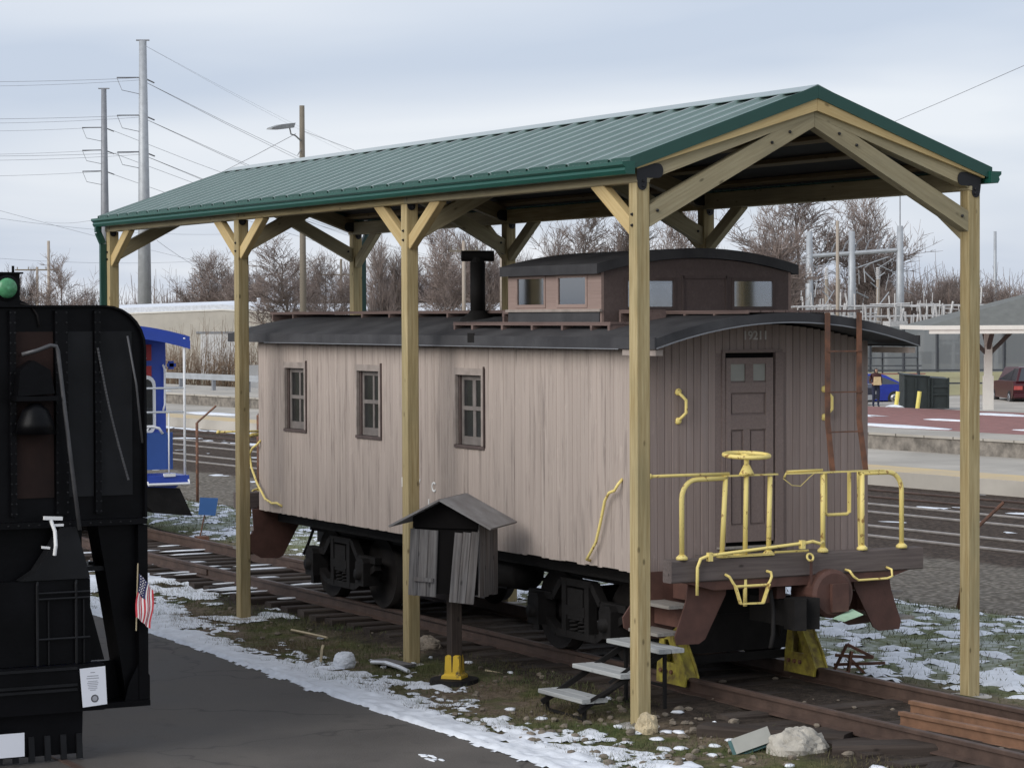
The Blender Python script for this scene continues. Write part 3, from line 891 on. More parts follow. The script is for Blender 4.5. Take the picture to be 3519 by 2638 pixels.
for s in (0, 1):
    fy = (lambda y: y) if s == 0 else (lambda y: SW - y)
    g = [(-.125, 5.155), (-.125, 5.04), (-.215, 5.04), (-.235, 5.075), (-.225, 5.10), (-.255, 5.125), (-.255, 5.155), (-.248, 5.155), (-.248, 5.13), (-.215, 5.10), (-.225, 5.075), (-.208, 5.048), (-.133, 5.048), (-.133, 5.155)]
    x0 = X0 + (.02 if s == 0 else .045)
    mb = MB(); mb.prism([(x0, fy(y), z + .018) for y, z in g], (X1 - X0 - .075, 0, 0)); gt = mb.build('gutter', M['green_gutter'], sh)
    mb = MB(); mb.prism([(x0 + .002, fy(y), z + .018) for y, z in [(-.125, 5.155), (-.125, 5.04), (-.215, 5.04), (-.235, 5.075), (-.225, 5.10), (-.255, 5.125), (-.255, 5.155)]], (.004, 0, 0)); mb.build('end_cap', M['green_gutter'], gt)
    mb = MB(); px = -3 * A - (0.06 if s == 0 else 0.02)
    dn = [(px, fy(-.19), 5.06), (px, fy(-.19), 4.98), (px + .0, fy(-.12), 4.82), (px, fy(-.12), 0.35), (px, fy(-.22), 0.18)]
    for a, b_ in zip(dn, dn[1:]): mb.bar(a, b_, .085, .065, (1, 0, 0))
    mb.build('downspout', M['green_trim'], sh)

# ------------------------------------------------------------------ the brown caboose
CY0, CY1 = 0.5236, 3.2364
CX0, CX1 = -10.507, -0.973
CZ0 = 1.305
cb = thing('caboose', 'weathered brown wooden caboose with roof cupola and yellow railings', 'caboose', (-5.74, TY, RT))
def arch(y, z0=3.475, rise=0.245, half=1.53):
    t = (y - TY) / half
    return z0 + rise * (1 - t * t)
# frame and inner body
mb = MB(); mb.box(CX0 + .02, CX1 - .02, CY0 + .025, CY1 - .025, CZ0 + .06, CZ0 + .12); mb.build('floor_frame', M['gap'], cb)
WINS = [(-9.64, -8.95), (-7.45, -6.76), (-4.84, -4.15)]
WZ0, WZ1 = 2.37, 3.22
PW = 0.0829
def plank(name, p, q, w, mat, parent, upv):
    return timber(name, p, q, w, 0.022, mat, parent, upv=upv, ch=0.008)
n = int(round((CX1 - CX0) / PW)); pw = (CX1 - CX0) / n
for i in range(n):
    x = CX0 + pw * (i + .5)
    jy = R.uniform(-.0025, .0025); jz = R.choice([0, 0, 0, .003, .006]) if x < -3.2 or x > -1.2 else R.choice([0, .003, .008, .014])
    yy = CY0 + .011 + jy
    segs = [(CZ0 + jz, 3.472)]
    for a, b_ in WINS:
        if x + pw / 2 > a + .02 and x - pw / 2 < b_ - .02: segs = [(CZ0 + jz, WZ0), (WZ1, 3.472)]
    for a, b_ in segs:
        plank('plank', (x, yy, b_), (x, yy, a), pw - .002, M['side'], cb, (0, -1, 0))
mb = MB(); mb.box(CX0 + .01, CX1 - .03, CY1 - .02, CY1, CZ0, 3.47); mb.build('wall', M['side'], cb)
# backing behind the boards, open at the windows
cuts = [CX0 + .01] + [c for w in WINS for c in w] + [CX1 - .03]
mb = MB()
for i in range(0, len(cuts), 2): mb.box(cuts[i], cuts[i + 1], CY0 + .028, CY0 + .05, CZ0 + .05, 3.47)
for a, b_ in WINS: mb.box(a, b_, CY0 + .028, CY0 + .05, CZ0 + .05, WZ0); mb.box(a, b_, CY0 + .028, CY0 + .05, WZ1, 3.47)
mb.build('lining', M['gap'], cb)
for wi, (a, b_) in enumerate(WINS):
    mb = MB(); y0 = CY0 - .012
    mb.box(a - .01, b_ + .01, y0, CY0 + .026, WZ1 - .075, WZ1 + .0)
    mb.box(b_ - .055, b_ + .0, y0, CY0 + .026, WZ0 + .02, WZ1 - .076)
    mb.box(a, a + .025, y0, CY0 + .026, WZ0 + .02, WZ1 - .076)
    wn = mb.build('window', M['trimbrown'], cb)
    mb = MB(); mb.box(a - .005, b_ + .015, y0 - .006, CY0 + .026, WZ0 - .015, WZ0 + .018); mb.build('sill', M['trimdark'], wn)
    mb = MB(); mb.box(b_ + .001, b_ + .018, y0 - .006, CY0 + .01, WZ0 + .02, WZ1 + .02); mb.build('drip_strip', M['trimdark'], wn)
    sx0, sx1 = a + .026, b_ - .056
    mb = MB(); mb.box(sx0, sx0 + .035, CY0 + .03, CY0 + .055, WZ0 + .02, WZ1 - .077); mb.build('jamb', M['trimdark'], wn)
    sx0 += .036
    cx = (sx0 + sx1) / 2 + .02; zm = (WZ0 + WZ1) / 2 - .01
    mb = MB(); yb = CY0 + .05
    mb.box(sx0, sx0 + .045, yb, yb + .03, WZ0 + .02, WZ1 - .08); mb.box(sx1 - .035, sx1, yb, yb + .03, WZ0 + .02, WZ1 - .08)
    mb.box(sx0 + .046, sx1 - .036, yb, yb + .03, WZ0 + .02, WZ0 + .11); mb.box(sx0 + .046, sx1 - .036, yb, yb + .03, WZ1 - .13, WZ1 - .08)
    mb.box(sx0 + .046, sx1 - .036, yb - .006, yb + .03, zm - .022, zm + .022)
    mb.box(cx - .022 - (.02 if wi == 2 else 0), cx + .022, yb + .002, yb + .028, WZ0 + .111, zm - .023); mb.box(cx - .022 - (.03 if wi == 2 else 0), cx + .022, yb + .002, yb + .028, zm + .023, WZ1 - .131)
    mb.build('sash', M['sash'], wn)
    for (pa, pb) in ((sx0 + .047, cx - .023), (cx + .023, sx1 - .037)):
        for (za, zb) in ((WZ0 + .112, zm - .024), (zm + .024, WZ1 - .132)):
            mb = MB(); mb.box(pa, pb, yb + .012, yb + .018, za, zb); mb.build('pane', M['glassdark'], wn)
# end wall boards with the doorway left open
DY0, DY1, DZ0, DZ1 = 1.50, 2.21, 1.56, 3.41
n = int(round((CY1 - CY0) / PW)); pw = (CY1 - CY0) / n
for i in range(n):
    y = CY0 + pw * (i + .5); jx = R.uniform(-.002, .002)
    zt = arch(y, 3.46, .235) - .005
    segs = [(CZ0, zt)]
    if y + pw / 2 > DY0 + .01 and y - pw / 2 < DY1 - .01: segs = [(CZ0, DZ0 - .06), (DZ1, zt)]
    for a, b_ in segs:
        plank('plank', (CX1 - .011 + jx, y, b_), (CX1 - .011 + jx, y, a), pw - .002, M['end'], cb, (1, 0, 0))
for x in (CX1 - .05, CX0 + .02):
    mb = MB(); pts = [(x, CY0 + .03, CZ0 + .05)] + [(x, CY1 - .03, CZ0 + .05)] + [(x, y, arch(y, 3.44, .235)) for y in [CY1 - .03 - (CY1 - CY0 - .06) * k / 14 for k in range(15)]]
    mb.prism(pts, (.02, 0, 0)); mb.build('end_lining', M['gap'], cb)
dr = MB(); dr.box(CX1 - .028, CX1 + .0, DY0 + .04, DY1 - .125, DZ0, DZ1 - .05)
dr = dr.build('end_door', M['enddoor'], cb)
fx = CX1 + .001
def dbox(nm, y0, y1, z0, z1, d, m): 
    mb = MB(); mb.box(fx, fx + d, y0, y1, z0, z1); return mb.build(nm, m, dr)
d0, d1 = DY0 + .04, DY1 - .125
st = .085
for nm, y0, y1, z0, z1 in [('stile', d0, d0 + st * .6, DZ0, DZ1 - .05), ('stile', d1 - st, d1, DZ0, DZ1 - .05)]:
    dbox(nm, y0, y1, z0, z1, .022, M['enddoor'])
i0, i1 = d0 + st * .6 + .001, d1 - st - .001
mid = i0 + (i1 - i0) * .42
for z0, z1 in [(DZ0, DZ0 + .16), (2.66, 2.80), (3.02, 3.12), (DZ1 - .11, DZ1 - .05)]: dbox('rail', i0, i1, z0, z1, .02, M['enddoor'])
dbox('mullion', mid - .025, mid + .05, DZ0 + .161, 2.659, .02, M['enddoor'])
dbox('mullion', mid - .0, mid + .09, 3.121, DZ1 - .111, .02, M['enddoor'])
dbox('pane', i0 - .02, mid - .001, 3.135, DZ1 - .08, .006, M['glassgrey'])
dbox('pane', mid + .091, i1, 3.135, DZ1 - .08, .006, M['glassgrey'])
for y0, y1, z0, z1 in [(i0 + .02, mid - .045, DZ0 + .18, 2.64), (mid + .07, i1 - .02, DZ0 + .18, 2.64), (i0 + .02, i1 - .02, 2.82, 3.0)]: dbox('panel', y0, y1, z0, z1, .008, M['enddoor'])
mb = MB(); mb.box(CX1 - .02, CX1 + .03, DY1 - .10, DY1 - .01, DZ0 - .04, DZ1); mb.box(CX1 - .02, CX1 + .012, DY0 + .0, DY0 + .035, DZ0 - .04, DZ1)
mb.box(CX1 - .02, CX1 + .02, DY0 - .0, DY1 - .01, DZ1 + .001, DZ1 + .03); mb.build('door_frame', M['enddoor'], cb)
mb = MB(); mb.box(CX1 - .024, CX1 - .004, DY0 - .10, DY0 - .0005, DZ0 - .10, DZ1 + .09); mb.box(CX1 - .024, CX1 - .004, DY1 - .009, DY1 + .09, DZ0 - .10, DZ1 + .09); mb.build('jamb_filler', M['enddoor'], cb)
mb = MB(); mb.box(CX1 - .02, CX1 + .09, DY0 - .06, DY1 + .02, DZ0 - .06, DZ0 - .042); mb.build('threshold', M['steptread'], cb)
M['digits'] = plain('faded_numerals', (0.55, 0.52, 0.50), 0.8)
text('lettering', '19211', 0.118, Matrix.Translation((CX1 + .004, 1.89, 3.575)) @ Matrix.Rotation(math.pi / 2, 4, 'Z') @ Matrix.Rotation(math.pi / 2, 4, 'X') @ Matrix.Diagonal((1.0, 1, 1, 1)), M['digits'], cb)
M['chalk'] = plain('white_lettering', (0.85, 0.85, 0.83), 0.8)
for s, x, z, k in (('N', -6.15, 1.895, .15), ('Y', -5.76, 1.895, .15), ('C', -5.38, 1.885, .15), ('1921', -5.93, 1.70, .135), ('1', -5.50, 1.695, .135)):
    text('lettering', s, k, Matrix.Translation((x, CY0 - .006, z)) @ Matrix.Rotation(math.pi / 2, 4, 'X'), M['chalk'], cb)
# roof
RX0, RX1 = -11.13, -0.33
def roof_section(y0, y1, z0, rise, half, k=16, th=.085):
    yy = [y0 + (y1 - y0) * i / k for i in range(k + 1)]
    return [(y, arch(y, z0, rise, half)) for y in yy], [(y, arch(y, z0, rise, half) + th) for y in yy[::-1]]
lo, hi = roof_section(.375, 3.385, 3.475, .24, 1.51)
mb = MB(); mb.prism([(RX0, y, z) for y, z in lo + hi], (RX1 - RX0, 0, 0)); rf = mb.build('roof', M['rooftar'], cb)
for yb, dy in ((.374, -.018), (3.386, .018)):
    mb = MB(); mb.box(RX0 - .003, RX1 + .003, min(yb, yb + dy), max(yb, yb + dy), 3.462, 3.572); mb.build('eave_board', M['rooftar'], rf)
mb = MB(); mb.box(-9.9, -1.0, .352, .356, 3.455, 3.464); mb.build('drip_edge', M['galvdark'], rf)
mb = MB()
lo2, hi2 = roof_section(.375, 3.385, 3.462, .24, 1.51, th=.011)
mb.prism([(RX1 + .001, y, z) for y, z in lo2 + hi2], (.018, 0, 0)); mb.build('drip_edge', M['galvdark'], rf)
for ye in (.40, 3.30):
    mb = MB(); mb.box(CX1 + .003, RX1 - .02, ye - .02, ye + .06, 3.40, 3.455); mb.build('rafter_tail', M['trimbrown'], cb)
mb = MB(); mb.box(-4.2, -4.05, .352, .362, 3.50, 3.60); mb.build('roof_patch', M['iron'], rf)
# running boards on the roof
def boards(x0, x1, y0, y1, z, supports, h, nm='roof_walk'):
    t = MB(); k = max(1, int(round((y1 - y0) / .14))); w = (y1 - y0) / k
    for i in range(k): t.box(x0, x1, y0 + w * i + .004, y0 + w * (i + 1) - .004, z - .022, z)
    o_ = t.build(nm, M['walk'], cb)
    for sx in supports:
        b_ = MB(); b_.box(sx - .02, sx + .02, y0, y1, z - .023 - h, z - .0235); b_.build('bracket', M['walk'], o_)
    b_ = MB(); b_.box(x0, x1, y0 - .001, y0 + .012, z - .035, z - .0225)
    b_.build('edge_strip', M['walk'], o_)
boards(-12.0, -4.45, 1.30, 1.90, 3.845, [-11.9, -11.2, -9.0, -8.2, -7.4, -6.6, -5.9, -5.2], .10)
boards(-5.08, -1.62, .62, .92, 3.715, [-5.05, -4.62, -3.92, -3.25, -2.6, -2.0, -1.65], .125)
boards(-4.50, -4.02, .93, 1.25, 3.835, [-4.48, -4.06], .11)
boards(-1.98, -1.60, .93, 1.25, 3.835, [-1.96, -1.62], .11)
boards(-1.96, -.34, 1.40, 2.68, 3.825, [-1.5, -.95], .09)
# stove pipe
mb = MB(); mb.lathe([(.085, 0), (.085, .60)], (-5.62, 1.2, 3.78), n=18); sp = mb.build('stovepipe', M['iron'], cb, True)
mb = MB(); mb.lathe([(.21, -.09), (.20, -.03), (.11, .03), (.09, .06)], (-5.62, 1.2, 3.78), n=18); mb.build('flashing', M['iron'], sp, True)
mb = MB(); mb.tube([(-5.69, 1.03, 4.455), (-5.55, 1.37, 4.455)], .062, 14); mb.tube([(-5.62, 1.2, 4.36), (-5.62, 1.2, 4.44)], .08, 14); mb.build('cap', M['iron'], sp, False)
# cupola
QX0, QX1, QY0, QY1, QZ0, QZ1 = -4.02, -2.02, 0.75, 3.01, 3.60, 4.235
cu = MB(); cu.box(QX0 + .03, QX1 - .03, QY0 + .03, QY1 - .03, 3.60, 3.72); cu = cu.build('cupola', M['cupola'], cb)
def cwall(axis, pos, a0, a1, holes, m, sgn):
    """cupola wall with openings: boards above and below, posts between"""
    mb = MB()
    def bx(u0, u1, z0, z1):
        if axis == 'y': mb.box(u0, u1, min(pos, pos + sgn * .03), max(pos, pos + sgn * .03), z0, z1)
        else: mb.box(min(pos, pos + sgn * .03), max(pos, pos + sgn * .03), u0, u1, z0, z1)
    e = a0
    for h0, h1, z0, z1 in holes:
        bx(e, h0, QZ0, QZ1 + .0); bx(h0, h1, QZ0, z0); bx(h0, h1, z1, QZ1); e = h1
    bx(e, a1, QZ0, QZ1)
    mb.build('wall', m, cu)
    for h0, h1, z0, z1 in holes:
        f = MB(); w_ = .035; p0 = pos - sgn * .008; p1 = pos + sgn * .02
        def fb2(u0, u1, za, zb):
            if axis == 'y': f.box(u0, u1, min(p0, p1), max(p0, p1), za, zb)
            else: f.box(min(p0, p1), max(p0, p1), u0, u1, za, zb)
        fb2(h0 + .001, h0 + w_, z0 + .001, z1 - .001); fb2(h1 - w_, h1 - .001, z0 + .001, z1 - .001); fb2(h0 + w_ + .001, h1 - w_ - .001, z0 + .001, z0 + w_); fb2(h0 + w_ + .001, h1 - w_ - .001, z1 - w_, z1 - .001)
        f.build('window_frame', M['trimdark'] if axis == 'x' else m, cu)
        g = MB(); c = (p0 + p1) / 2
        if axis == 'y': g.box(h0 + w_ + .001, h1 - w_ - .001, c - .002, c + .002, z0 + w_ + .001, z1 - w_ - .001)
        else: g.box(c - .002, c + .002, h0 + w_ + .001, h1 - w_ - .001, z0 + w_ + .001, z1 - w_ - .001)
        g.build('pane', M['glass'], cu)
cwall('y', QY0, QX0, QX1, [(-3.84, -3.18, 3.86, 4.20), (-2.94, -2.30, 3.86, 4.20)], M['cupside'], 1)
cwall('y', QY1, QX0, QX1, [(-3.84, -3.18, 3.86, 4.20), (-2.94, -2.30, 3.86, 4.20)], M['cupside'], -1)
cwall('x', QX1, QY0 + .031, QY1 - .031, [(1.02, 1.62, 3.83, 4.16), (2.28, 2.82, 3.83, 4.16)], M['cupola'], -1)
cwall('x', QX0, QY0 + .031, QY1 - .031, [(1.02, 1.62, 3.83, 4.16), (2.28, 2.82, 3.83, 4.16)], M['cupola'], 1)
for z0, z1 in ((3.60, 3.815),):
    mb = MB(); mb.box(QX0 + .02, QX1 - .02, QY0 - .012, QY0 - .001, z0, z1); mb.build('skirt', M['rooftar'], cu)
mb = MB(); mb.box(QX0 - .01, QX1 + .02, QY0 - .03, QY0 - .002, 3.818, 3.845); mb.build('sill', M['straw'] if 0 else M['trimbrown'], cu)
mb = MB()
for yy in (1.70, 2.22): mb.box(QX1 + .001, QX1 + .012, yy - .012, yy + .012, 3.66, 4.18)
mb.box(QX1 + .001, QX1 + .012, 1.70, 2.22, 4.15, 4.18); mb.build('panel_trim', M['trimdark'], cu)
lo, hi = roof_section(.68, 3.08, 4.195, .165, 1.20, th=.10)
mb = MB(); mb.prism([(QX0 - .06, y, z) for y, z in lo + hi], (QX1 - QX0 + .10, 0, 0)); cr = mb.build('roof', M['rooftar'], cu)
for x in (QX1 - .0, QX0 - .0):
    mb = MB(); pts = [(x - .015, QY0 + .03, QZ1 - .002), (x - .015, QY1 - .03, QZ1 - .002)] + [(x - .015, y, arch(y, 4.19, .165, 1.20)) for y in [QY1 - .03 - (QY1 - QY0 - .06) * k / 10 for k in range(11)]]
    mb.prism(pts, (.013, 0, 0)); mb.build('gable', M['cupola'], cu)
# end platforms: beams, decking, rails
for e, bx in ((1, -0.23), (-1, 2 * -5.74 + .23)):
    B = lambda x: x if e == 1 else 2 * -5.74 - x
    # platform deck and end beam
    mb = MB(); mb.box(min(B(-.95), B(-.38)), max(B(-.95), B(-.38)), CY0 + .66, CY1 - .66, 1.385, 1.455); mb.build('platform_deck', M['endbeam'], cb)
    timber('end_beam', (B(-.30), .47, 1.385), (B(-.30), 3.36, 1.385), .16, .215, M['endbeam'], cb, ch=.012)
    mb = MB(); mb.prism([(B(-.36), .62, 1.276), (B(-.36), 3.2, 1.276), (B(-.36), 2.9, 1.19), (B(-.36), .95, 1.19)], (.12, 0, 0)); mb.build('draft_sill', M['redox'], cb)
    # steps, both sides
    for s in (0, 1):
        fy = (lambda y: y) if s == 0 else (lambda y: 2 * TY - y)
        pr = [(.44, 1.32), (1.16, 1.32), (1.12, 1.16), (.86, .70), (.80, .675), (.56, .685), (.36, .80), (.345, .90), (.46, 1.05)]
        stp = None
        pn = [(.74, 1.31), (1.17, 1.31), (1.14, 1.13), (.91, .72), (.84, .68), (.60, .685), (.58, .76), (.64, .92), (.70, 1.08)]
        for x in (-.36, -.93):
            mb = MB(); mb.prism([(B(x), fy(y), z) for y, z in (pn if x > -.5 else pr)], (.02 * (1 if x > -.5 else 1), 0, 0)); o_ = mb.build('step_side', M['redox'], cb); stp = stp or o_
        for y0, z in ((.40, .80), (.53, 1.05)):
            mb = MB(); x0, x1 = sorted((B(-.905), B(-.365))); mb.box(x0, x1, min(fy(y0), fy(y0 + .24)), max(fy(y0), fy(y0 + .27)), z - .03, z); mb.build('tread', M['steptread'], cb)
        for y0, za, zb in ((.69, .83, 1.02), (.90, 1.06, 1.27)):
            mb = MB(); x0, x1 = sorted((B(-.905), B(-.365))); ya, yb_ = sorted((fy(y0), fy(y0 + .015))); mb.box(x0, x1, ya, yb_, za, zb); mb.build('riser', M['redox'], cb)
    rx = B(-.25); zb = 1.494
    rail = MB()
    def post(y, ztop=2.245, lean=0.0):
        b_ = MB(); b_.tube([(rx, y, zb), (rx + 0, y + lean, ztop)], .024, 10); b_.lathe([(.052, 0), (.052, .022), (.03, .045)], (rx, y, zb), n=12)
        b_.build('railing_post', M['yellow'], cb, True)
    post(1.04, lean=.045); post(1.565, lean=.02); post(2.19); post(2.65)
    for y0, y1 in ((.60, 1.10), (3.12, 2.62)):
        d = 1 if y1 > y0 else -1
        pts = [(rx, y0, zb), (rx, y0 + d * .0, 2.06)] + [(rx, y0 + d * (.16 - .16 * math.cos(t)), 2.06 + .18 * math.sin(t)) for t in [math.pi / 2 * k / 6 for k in range(1, 7)]] + [(rx, y1, 2.245)]
        b_ = MB(); b_.tube(pts, .024, 10); b_.lathe([(.055, 0), (.055, .022), (.03, .045)], (rx, y0, zb), n=12); b_.build('bent_rail', M['yellow'], cb, True)
    b_ = MB(); b_.bar((rx, 1.06, 2.262), (rx, 1.66, 2.262), .06, .014); b_.bar((rx, 1.78, 2.262), (rx, 2.9, 2.262), .05, .014); b_.build('top_rail', M['yellow'], cb)
    b_ = MB(); b_.tube([(rx + .01, .24, 2.285), (rx + .01, 1.12, 2.285)], .014, 8); b_.blob((rx + .01, .25, 2.285), .028, .03, .026, 1); b_.build('chain_rail', M['yellow'], cb, True)
    b_ = MB(); b_.tube([(rx - .02, 1.76, 2.225), (rx - .02, 1.79, 2.28), (rx - .02, 2.2, 2.285)], .012, 8)
    b_.tube([(rx + .02, 1.72, 2.22), (rx + .02, 1.82, 2.15), (rx + .02, 1.92, 2.14), (rx + .02, 2.02, 2.22), (rx + .02, 2.1, 2.27)], .004, 5); b_.build('gate_rod', M['yellow'], cb, True)
    # brake staff and wheel
    yw = 1.32
    b_ = MB(); b_.tube([(rx, yw - .02, 1.02), (rx, yw - .02, 1.30)], .02, 8); b_.tube([(rx, yw - .02, zb), (rx, yw, 2.44)], .023, 10); b_.lathe([(.075, 0), (.06, .03), (.03, .09)], (rx, yw, 2.27), n=14); b_.build('brake_staff', M['yellow'], cb, True)
    b_ = MB(); b_.torus((rx, yw, 2.452), (.06, 0, 1), .215, .021); b_.build('brake_wheel', M['yellow'], cb, True); bwh = list(WM)[-1]
    b_ = MB(); b_.lathe([(.05, -.02), (.05, .02)], (rx, yw, 2.447), n=12)
    for k in range(5):
        t = 2 * math.pi * k / 5 + .3; b_.bar((rx, yw, 2.447), (rx + .21 * math.cos(t), yw + .21 * math.sin(t), 2.452 - .013 * math.cos(t)), .03, .012)
    b_.build('spokes', M['yellow'], bwh)
    b_ = MB(); b_.bar((rx, 1.02, 1.503), (rx, 1.6, 1.503), .10, .015); b_.lathe([(.06, 0), (.06, .02)], (rx - .02, 1.25, 1.511), n=12); b_.tube([(rx + .03, 1.62, 1.52), (rx + .03, 2.0, 1.52)], .012, 6); b_.build('pawl_plate', M['yellow'], cb)
    # uncoupling lever
    fx_ = rx + e * .075
    pts = [(fx_, .72, 1.16), (fx_, .725, 1.42), (fx_, .76, 1.50), (fx_, .84, 1.525), (fx_, 1.95, 1.60), (fx_, 2.02, 1.61), (fx_, 2.10, 1.585), (fx_, 2.15, 1.605)]
    b_ = MB(); b_.tube(pts, .016, 8); b_.build('uncoupling_lever', M['yellow'], cb, True)
    for y, z in ((.86, 1.525), (1.90, 1.595)):
        b_ = MB(); b_.box(fx_ - .025, fx_ + .025, y - .022, y + .022, z - .05, z + .03); b_.build('lever_bracket', M['yellow'], cb)
    b_ = MB(); b_.torus((fx_ + e * .01, 1.985, 1.46), (1, 0, .4), .035, .012, 14, 6); b_.build('hook', M['yellow'], cb, True)
    b_ = MB(); b_.bar((fx_ + .005, 2.0, 1.43), (fx_ + .005, 2.0, 1.20), .025, .012); b_.build('lift_chain', M['redox'], cb)
    # stirrups and grab irons on the beam face
    sx = rx + e * .055
    b_ = MB(); b_.tube([(sx - .02 * e, 1.06, 1.335), (sx + .05 * e, 1.06, 1.32), (sx + .055 * e, 1.10, 1.255), (sx + .055 * e, 1.13, 1.225), (sx + .055 * e, 1.48, 1.225), (sx + .055 * e, 1.51, 1.255), (sx + .055 * e, 1.53, 1.30), (sx + .05 * e, 1.525, 1.34), (sx - .02 * e, 1.525, 1.345)], .013, 8)
    for a, c in (((1.12, 1.235), (1.18, 1.06)), ((1.18, 1.06), (1.43, 1.055)), ((1.43, 1.055), (1.50, 1.235))): b_.bar((sx + .055 * e, *a), (sx + .055 * e, *c), .045, .014, (0, 0, 1) if a[1] != 1.06 else (0, 0, 1))
    b_.build('stirrup_step', M['yellow'], cb)
    b_ = MB(); b_.tube([(sx - .02 * e, 2.43, 1.315), (sx + .05 * e, 2.43, 1.31), (sx + .055 * e, 2.47, 1.255), (sx + .055 * e, 2.53, 1.215), (sx + .055 * e, 2.87, 1.215), (sx + .055 * e, 2.93, 1.235), (sx + .055 * e, 2.92, 1.30), (sx - .02 * e, 2.915, 1.315)], .012, 8); b_.build('grab_iron', M['yellow'], cb, True)
    # handholds on the end wall
    wx = B(CX1)
    for y, s in ((1.0, 1), (2.70, -1)):
        b_ = MB(); b_.tube([(wx, y, 3.04), (wx + .05 * e, y + .02, 3.00), (wx + .065 * e, y + .055 * 1, 2.96), (wx + .065 * e, y + .055, 2.84), (wx + .05 * e, y + .02, 2.80), (wx, y, 2.76)], .016, 8); b_.blob((wx + .01 * e, y, 3.04), .02, .035, .035, 2); b_.blob((wx + .01 * e, y, 2.76), .02, .035, .035, 3); b_.build('handhold', M['yellow'], cb, True)
    # folding U-shaped handle beside the ladder
    ux = rx - e * .06
    b_ = MB(); b_.bar((ux, 2.26, 2.26), (ux, 2.26, 1.86), .05, .012, (0, 1, 0)); b_.bar((ux, 2.54, 2.26), (ux, 2.54, 1.86), .05, .012, (0, 1, 0)); b_.tube([(ux, 2.25, 1.87), (ux, 2.29, 1.845), (ux, 2.51, 1.845), (ux, 2.55, 1.87)], .016, 8); b_.tube([(ux - e * .1, 2.72, 2.25), (ux - e * .1, 2.735, 1.52)], .018, 8); b_.build('safety_bar', M['yellow'], cb)
    # roof ladder
    b_ = MB()
    for y0, y1 in ((2.275, 2.31), (2.645, 2.70)):
        b_.bar((B(-.29), y0, 3.80), (B(-.29), y0 + .0, 2.75), .055, .014); b_.bar((B(-.29), y0, 2.75), (B(-.27), y1 + .01, 2.25), .055, .014)
    b_.build('ladder_rail', M['rust'], cb)
    for k, z in enumerate((3.425, 3.03, 2.645)):
        b_ = MB(); b_.bar((B(-.285), 2.27, z), (B(-.285), 2.68, z), .02, .014); b_.build('ladder_rung', M['straw'] if k == 0 and 0 else M['rust'], cb)
    # coupler, draft gear and air cylinder under the beam
    b_ = MB(); b_.box(min(B(-.9), B(-.1)), max(B(-.9), B(-.25)), TY - .11, TY + .11, .80, 1.04); b_.prism([(B(-.25), TY - .14, .78), (B(-.05), TY - .15, .78), (B(.0), TY - .05, .78), (B(-.10), TY + .02, .78), (B(-.04), TY + .13, .78), (B(-.25), TY + .14, .78)][::(1 if e == 1 else -1)], (0, 0, .3)); b_.build('coupler', M['iron'], cb)
    b_ = MB(); b_.lathe([(.0, 0), (.20, .005), (.235, .03), (.235, .40), (.2, .42), (0, .425)], (B(-.10), 2.22, 1.10), (-e, 0, 0), n=22); ac = b_.build('brake_cylinder', M['redox'], cb, False)
    b_ = MB(); b_.box(min(B(-.099), B(-.06)), max(B(-.099), B(-.06)), 2.17, 2.36, .93, 1.20); b_.build('mount_plate', M['redox'], ac)
    b_ = MB(); b_.box(min(B(-.5), B(-.40)), max(B(-.5), B(-.40)), 1.62, 1.70, 1.02, 1.28); b_.box(min(B(-.5), B(-.40)), max(B(-.5), B(-.40)), 1.76, 1.86, 1.05, 1.28); b_.build('hanger', M['redox'], cb)
    b_ = MB(); b_.tube([(B(-.3), 1.62, 1.15), (B(-.22), 1.6, .95), (B(-.15), 1.55, .75), (B(-.12), 1.5, .62)], .022, 8); b_.build('air_hose', M['iron'], cb, True)
for tx in (-1.62, 2 * -5.74 + 1.62):
    b_ = MB(); b_.box(tx - .04, tx + .04, .98, 2.78, .40, .78); b_.box(tx - .03, tx + .03, 1.25, 2.5, .74, 1.2); b_.bar((tx + .1, 1.1, .35), (tx + .1, 2.66, .35), .05, .08); b_.build('dark_infill', M['iron'], cb)  # dark boxes added to block the view through and read as underbody shade
# green sheet of tin caught under the brake cylinder
b_ = MB(); b_.prism([(-.05, 2.16, .87), (.10, 2.20, .855), (.04, 2.46, .90), (-.12, 2.44, .94)], (0, 0, .004)); b_.build('tin_sheet', M['greensheet'], cb)
# curved corner handrails on the near side
for pts in ([(-1.22, CY0, 2.20), (-1.22, CY0 - .05, 2.15), (-1.26, CY0 - .065, 2.09), (-1.37, CY0 - .065, 2.06), (-1.45, CY0 - .065, 1.98), (-1.53, CY0 - .065, 1.78), (-1.63, CY0 - .065, 1.56), (-1.77, CY0 - .065, 1.42), (-1.84, CY0 - .05, 1.375), (-1.86, CY0, 1.36)],
            [(-10.44, CY0, 2.20), (-10.44, CY0 - .05, 2.15), (-10.56, CY0 - .065, 2.10), (-10.66, CY0 - .065, 2.02), (-10.60, CY0 - .065, 1.85), (-10.42, CY0 - .065, 1.66), (-10.14, CY0 - .065, 1.47), (-9.92, CY0 - .065, 1.43), (-9.80, CY0 - .05, 1.44), (-9.74, CY0, 1.40)]):
    b_ = MB(); b_.tube(pts, .015, 8); b_.build('corner_handrail', M['yellow'], cb, True)
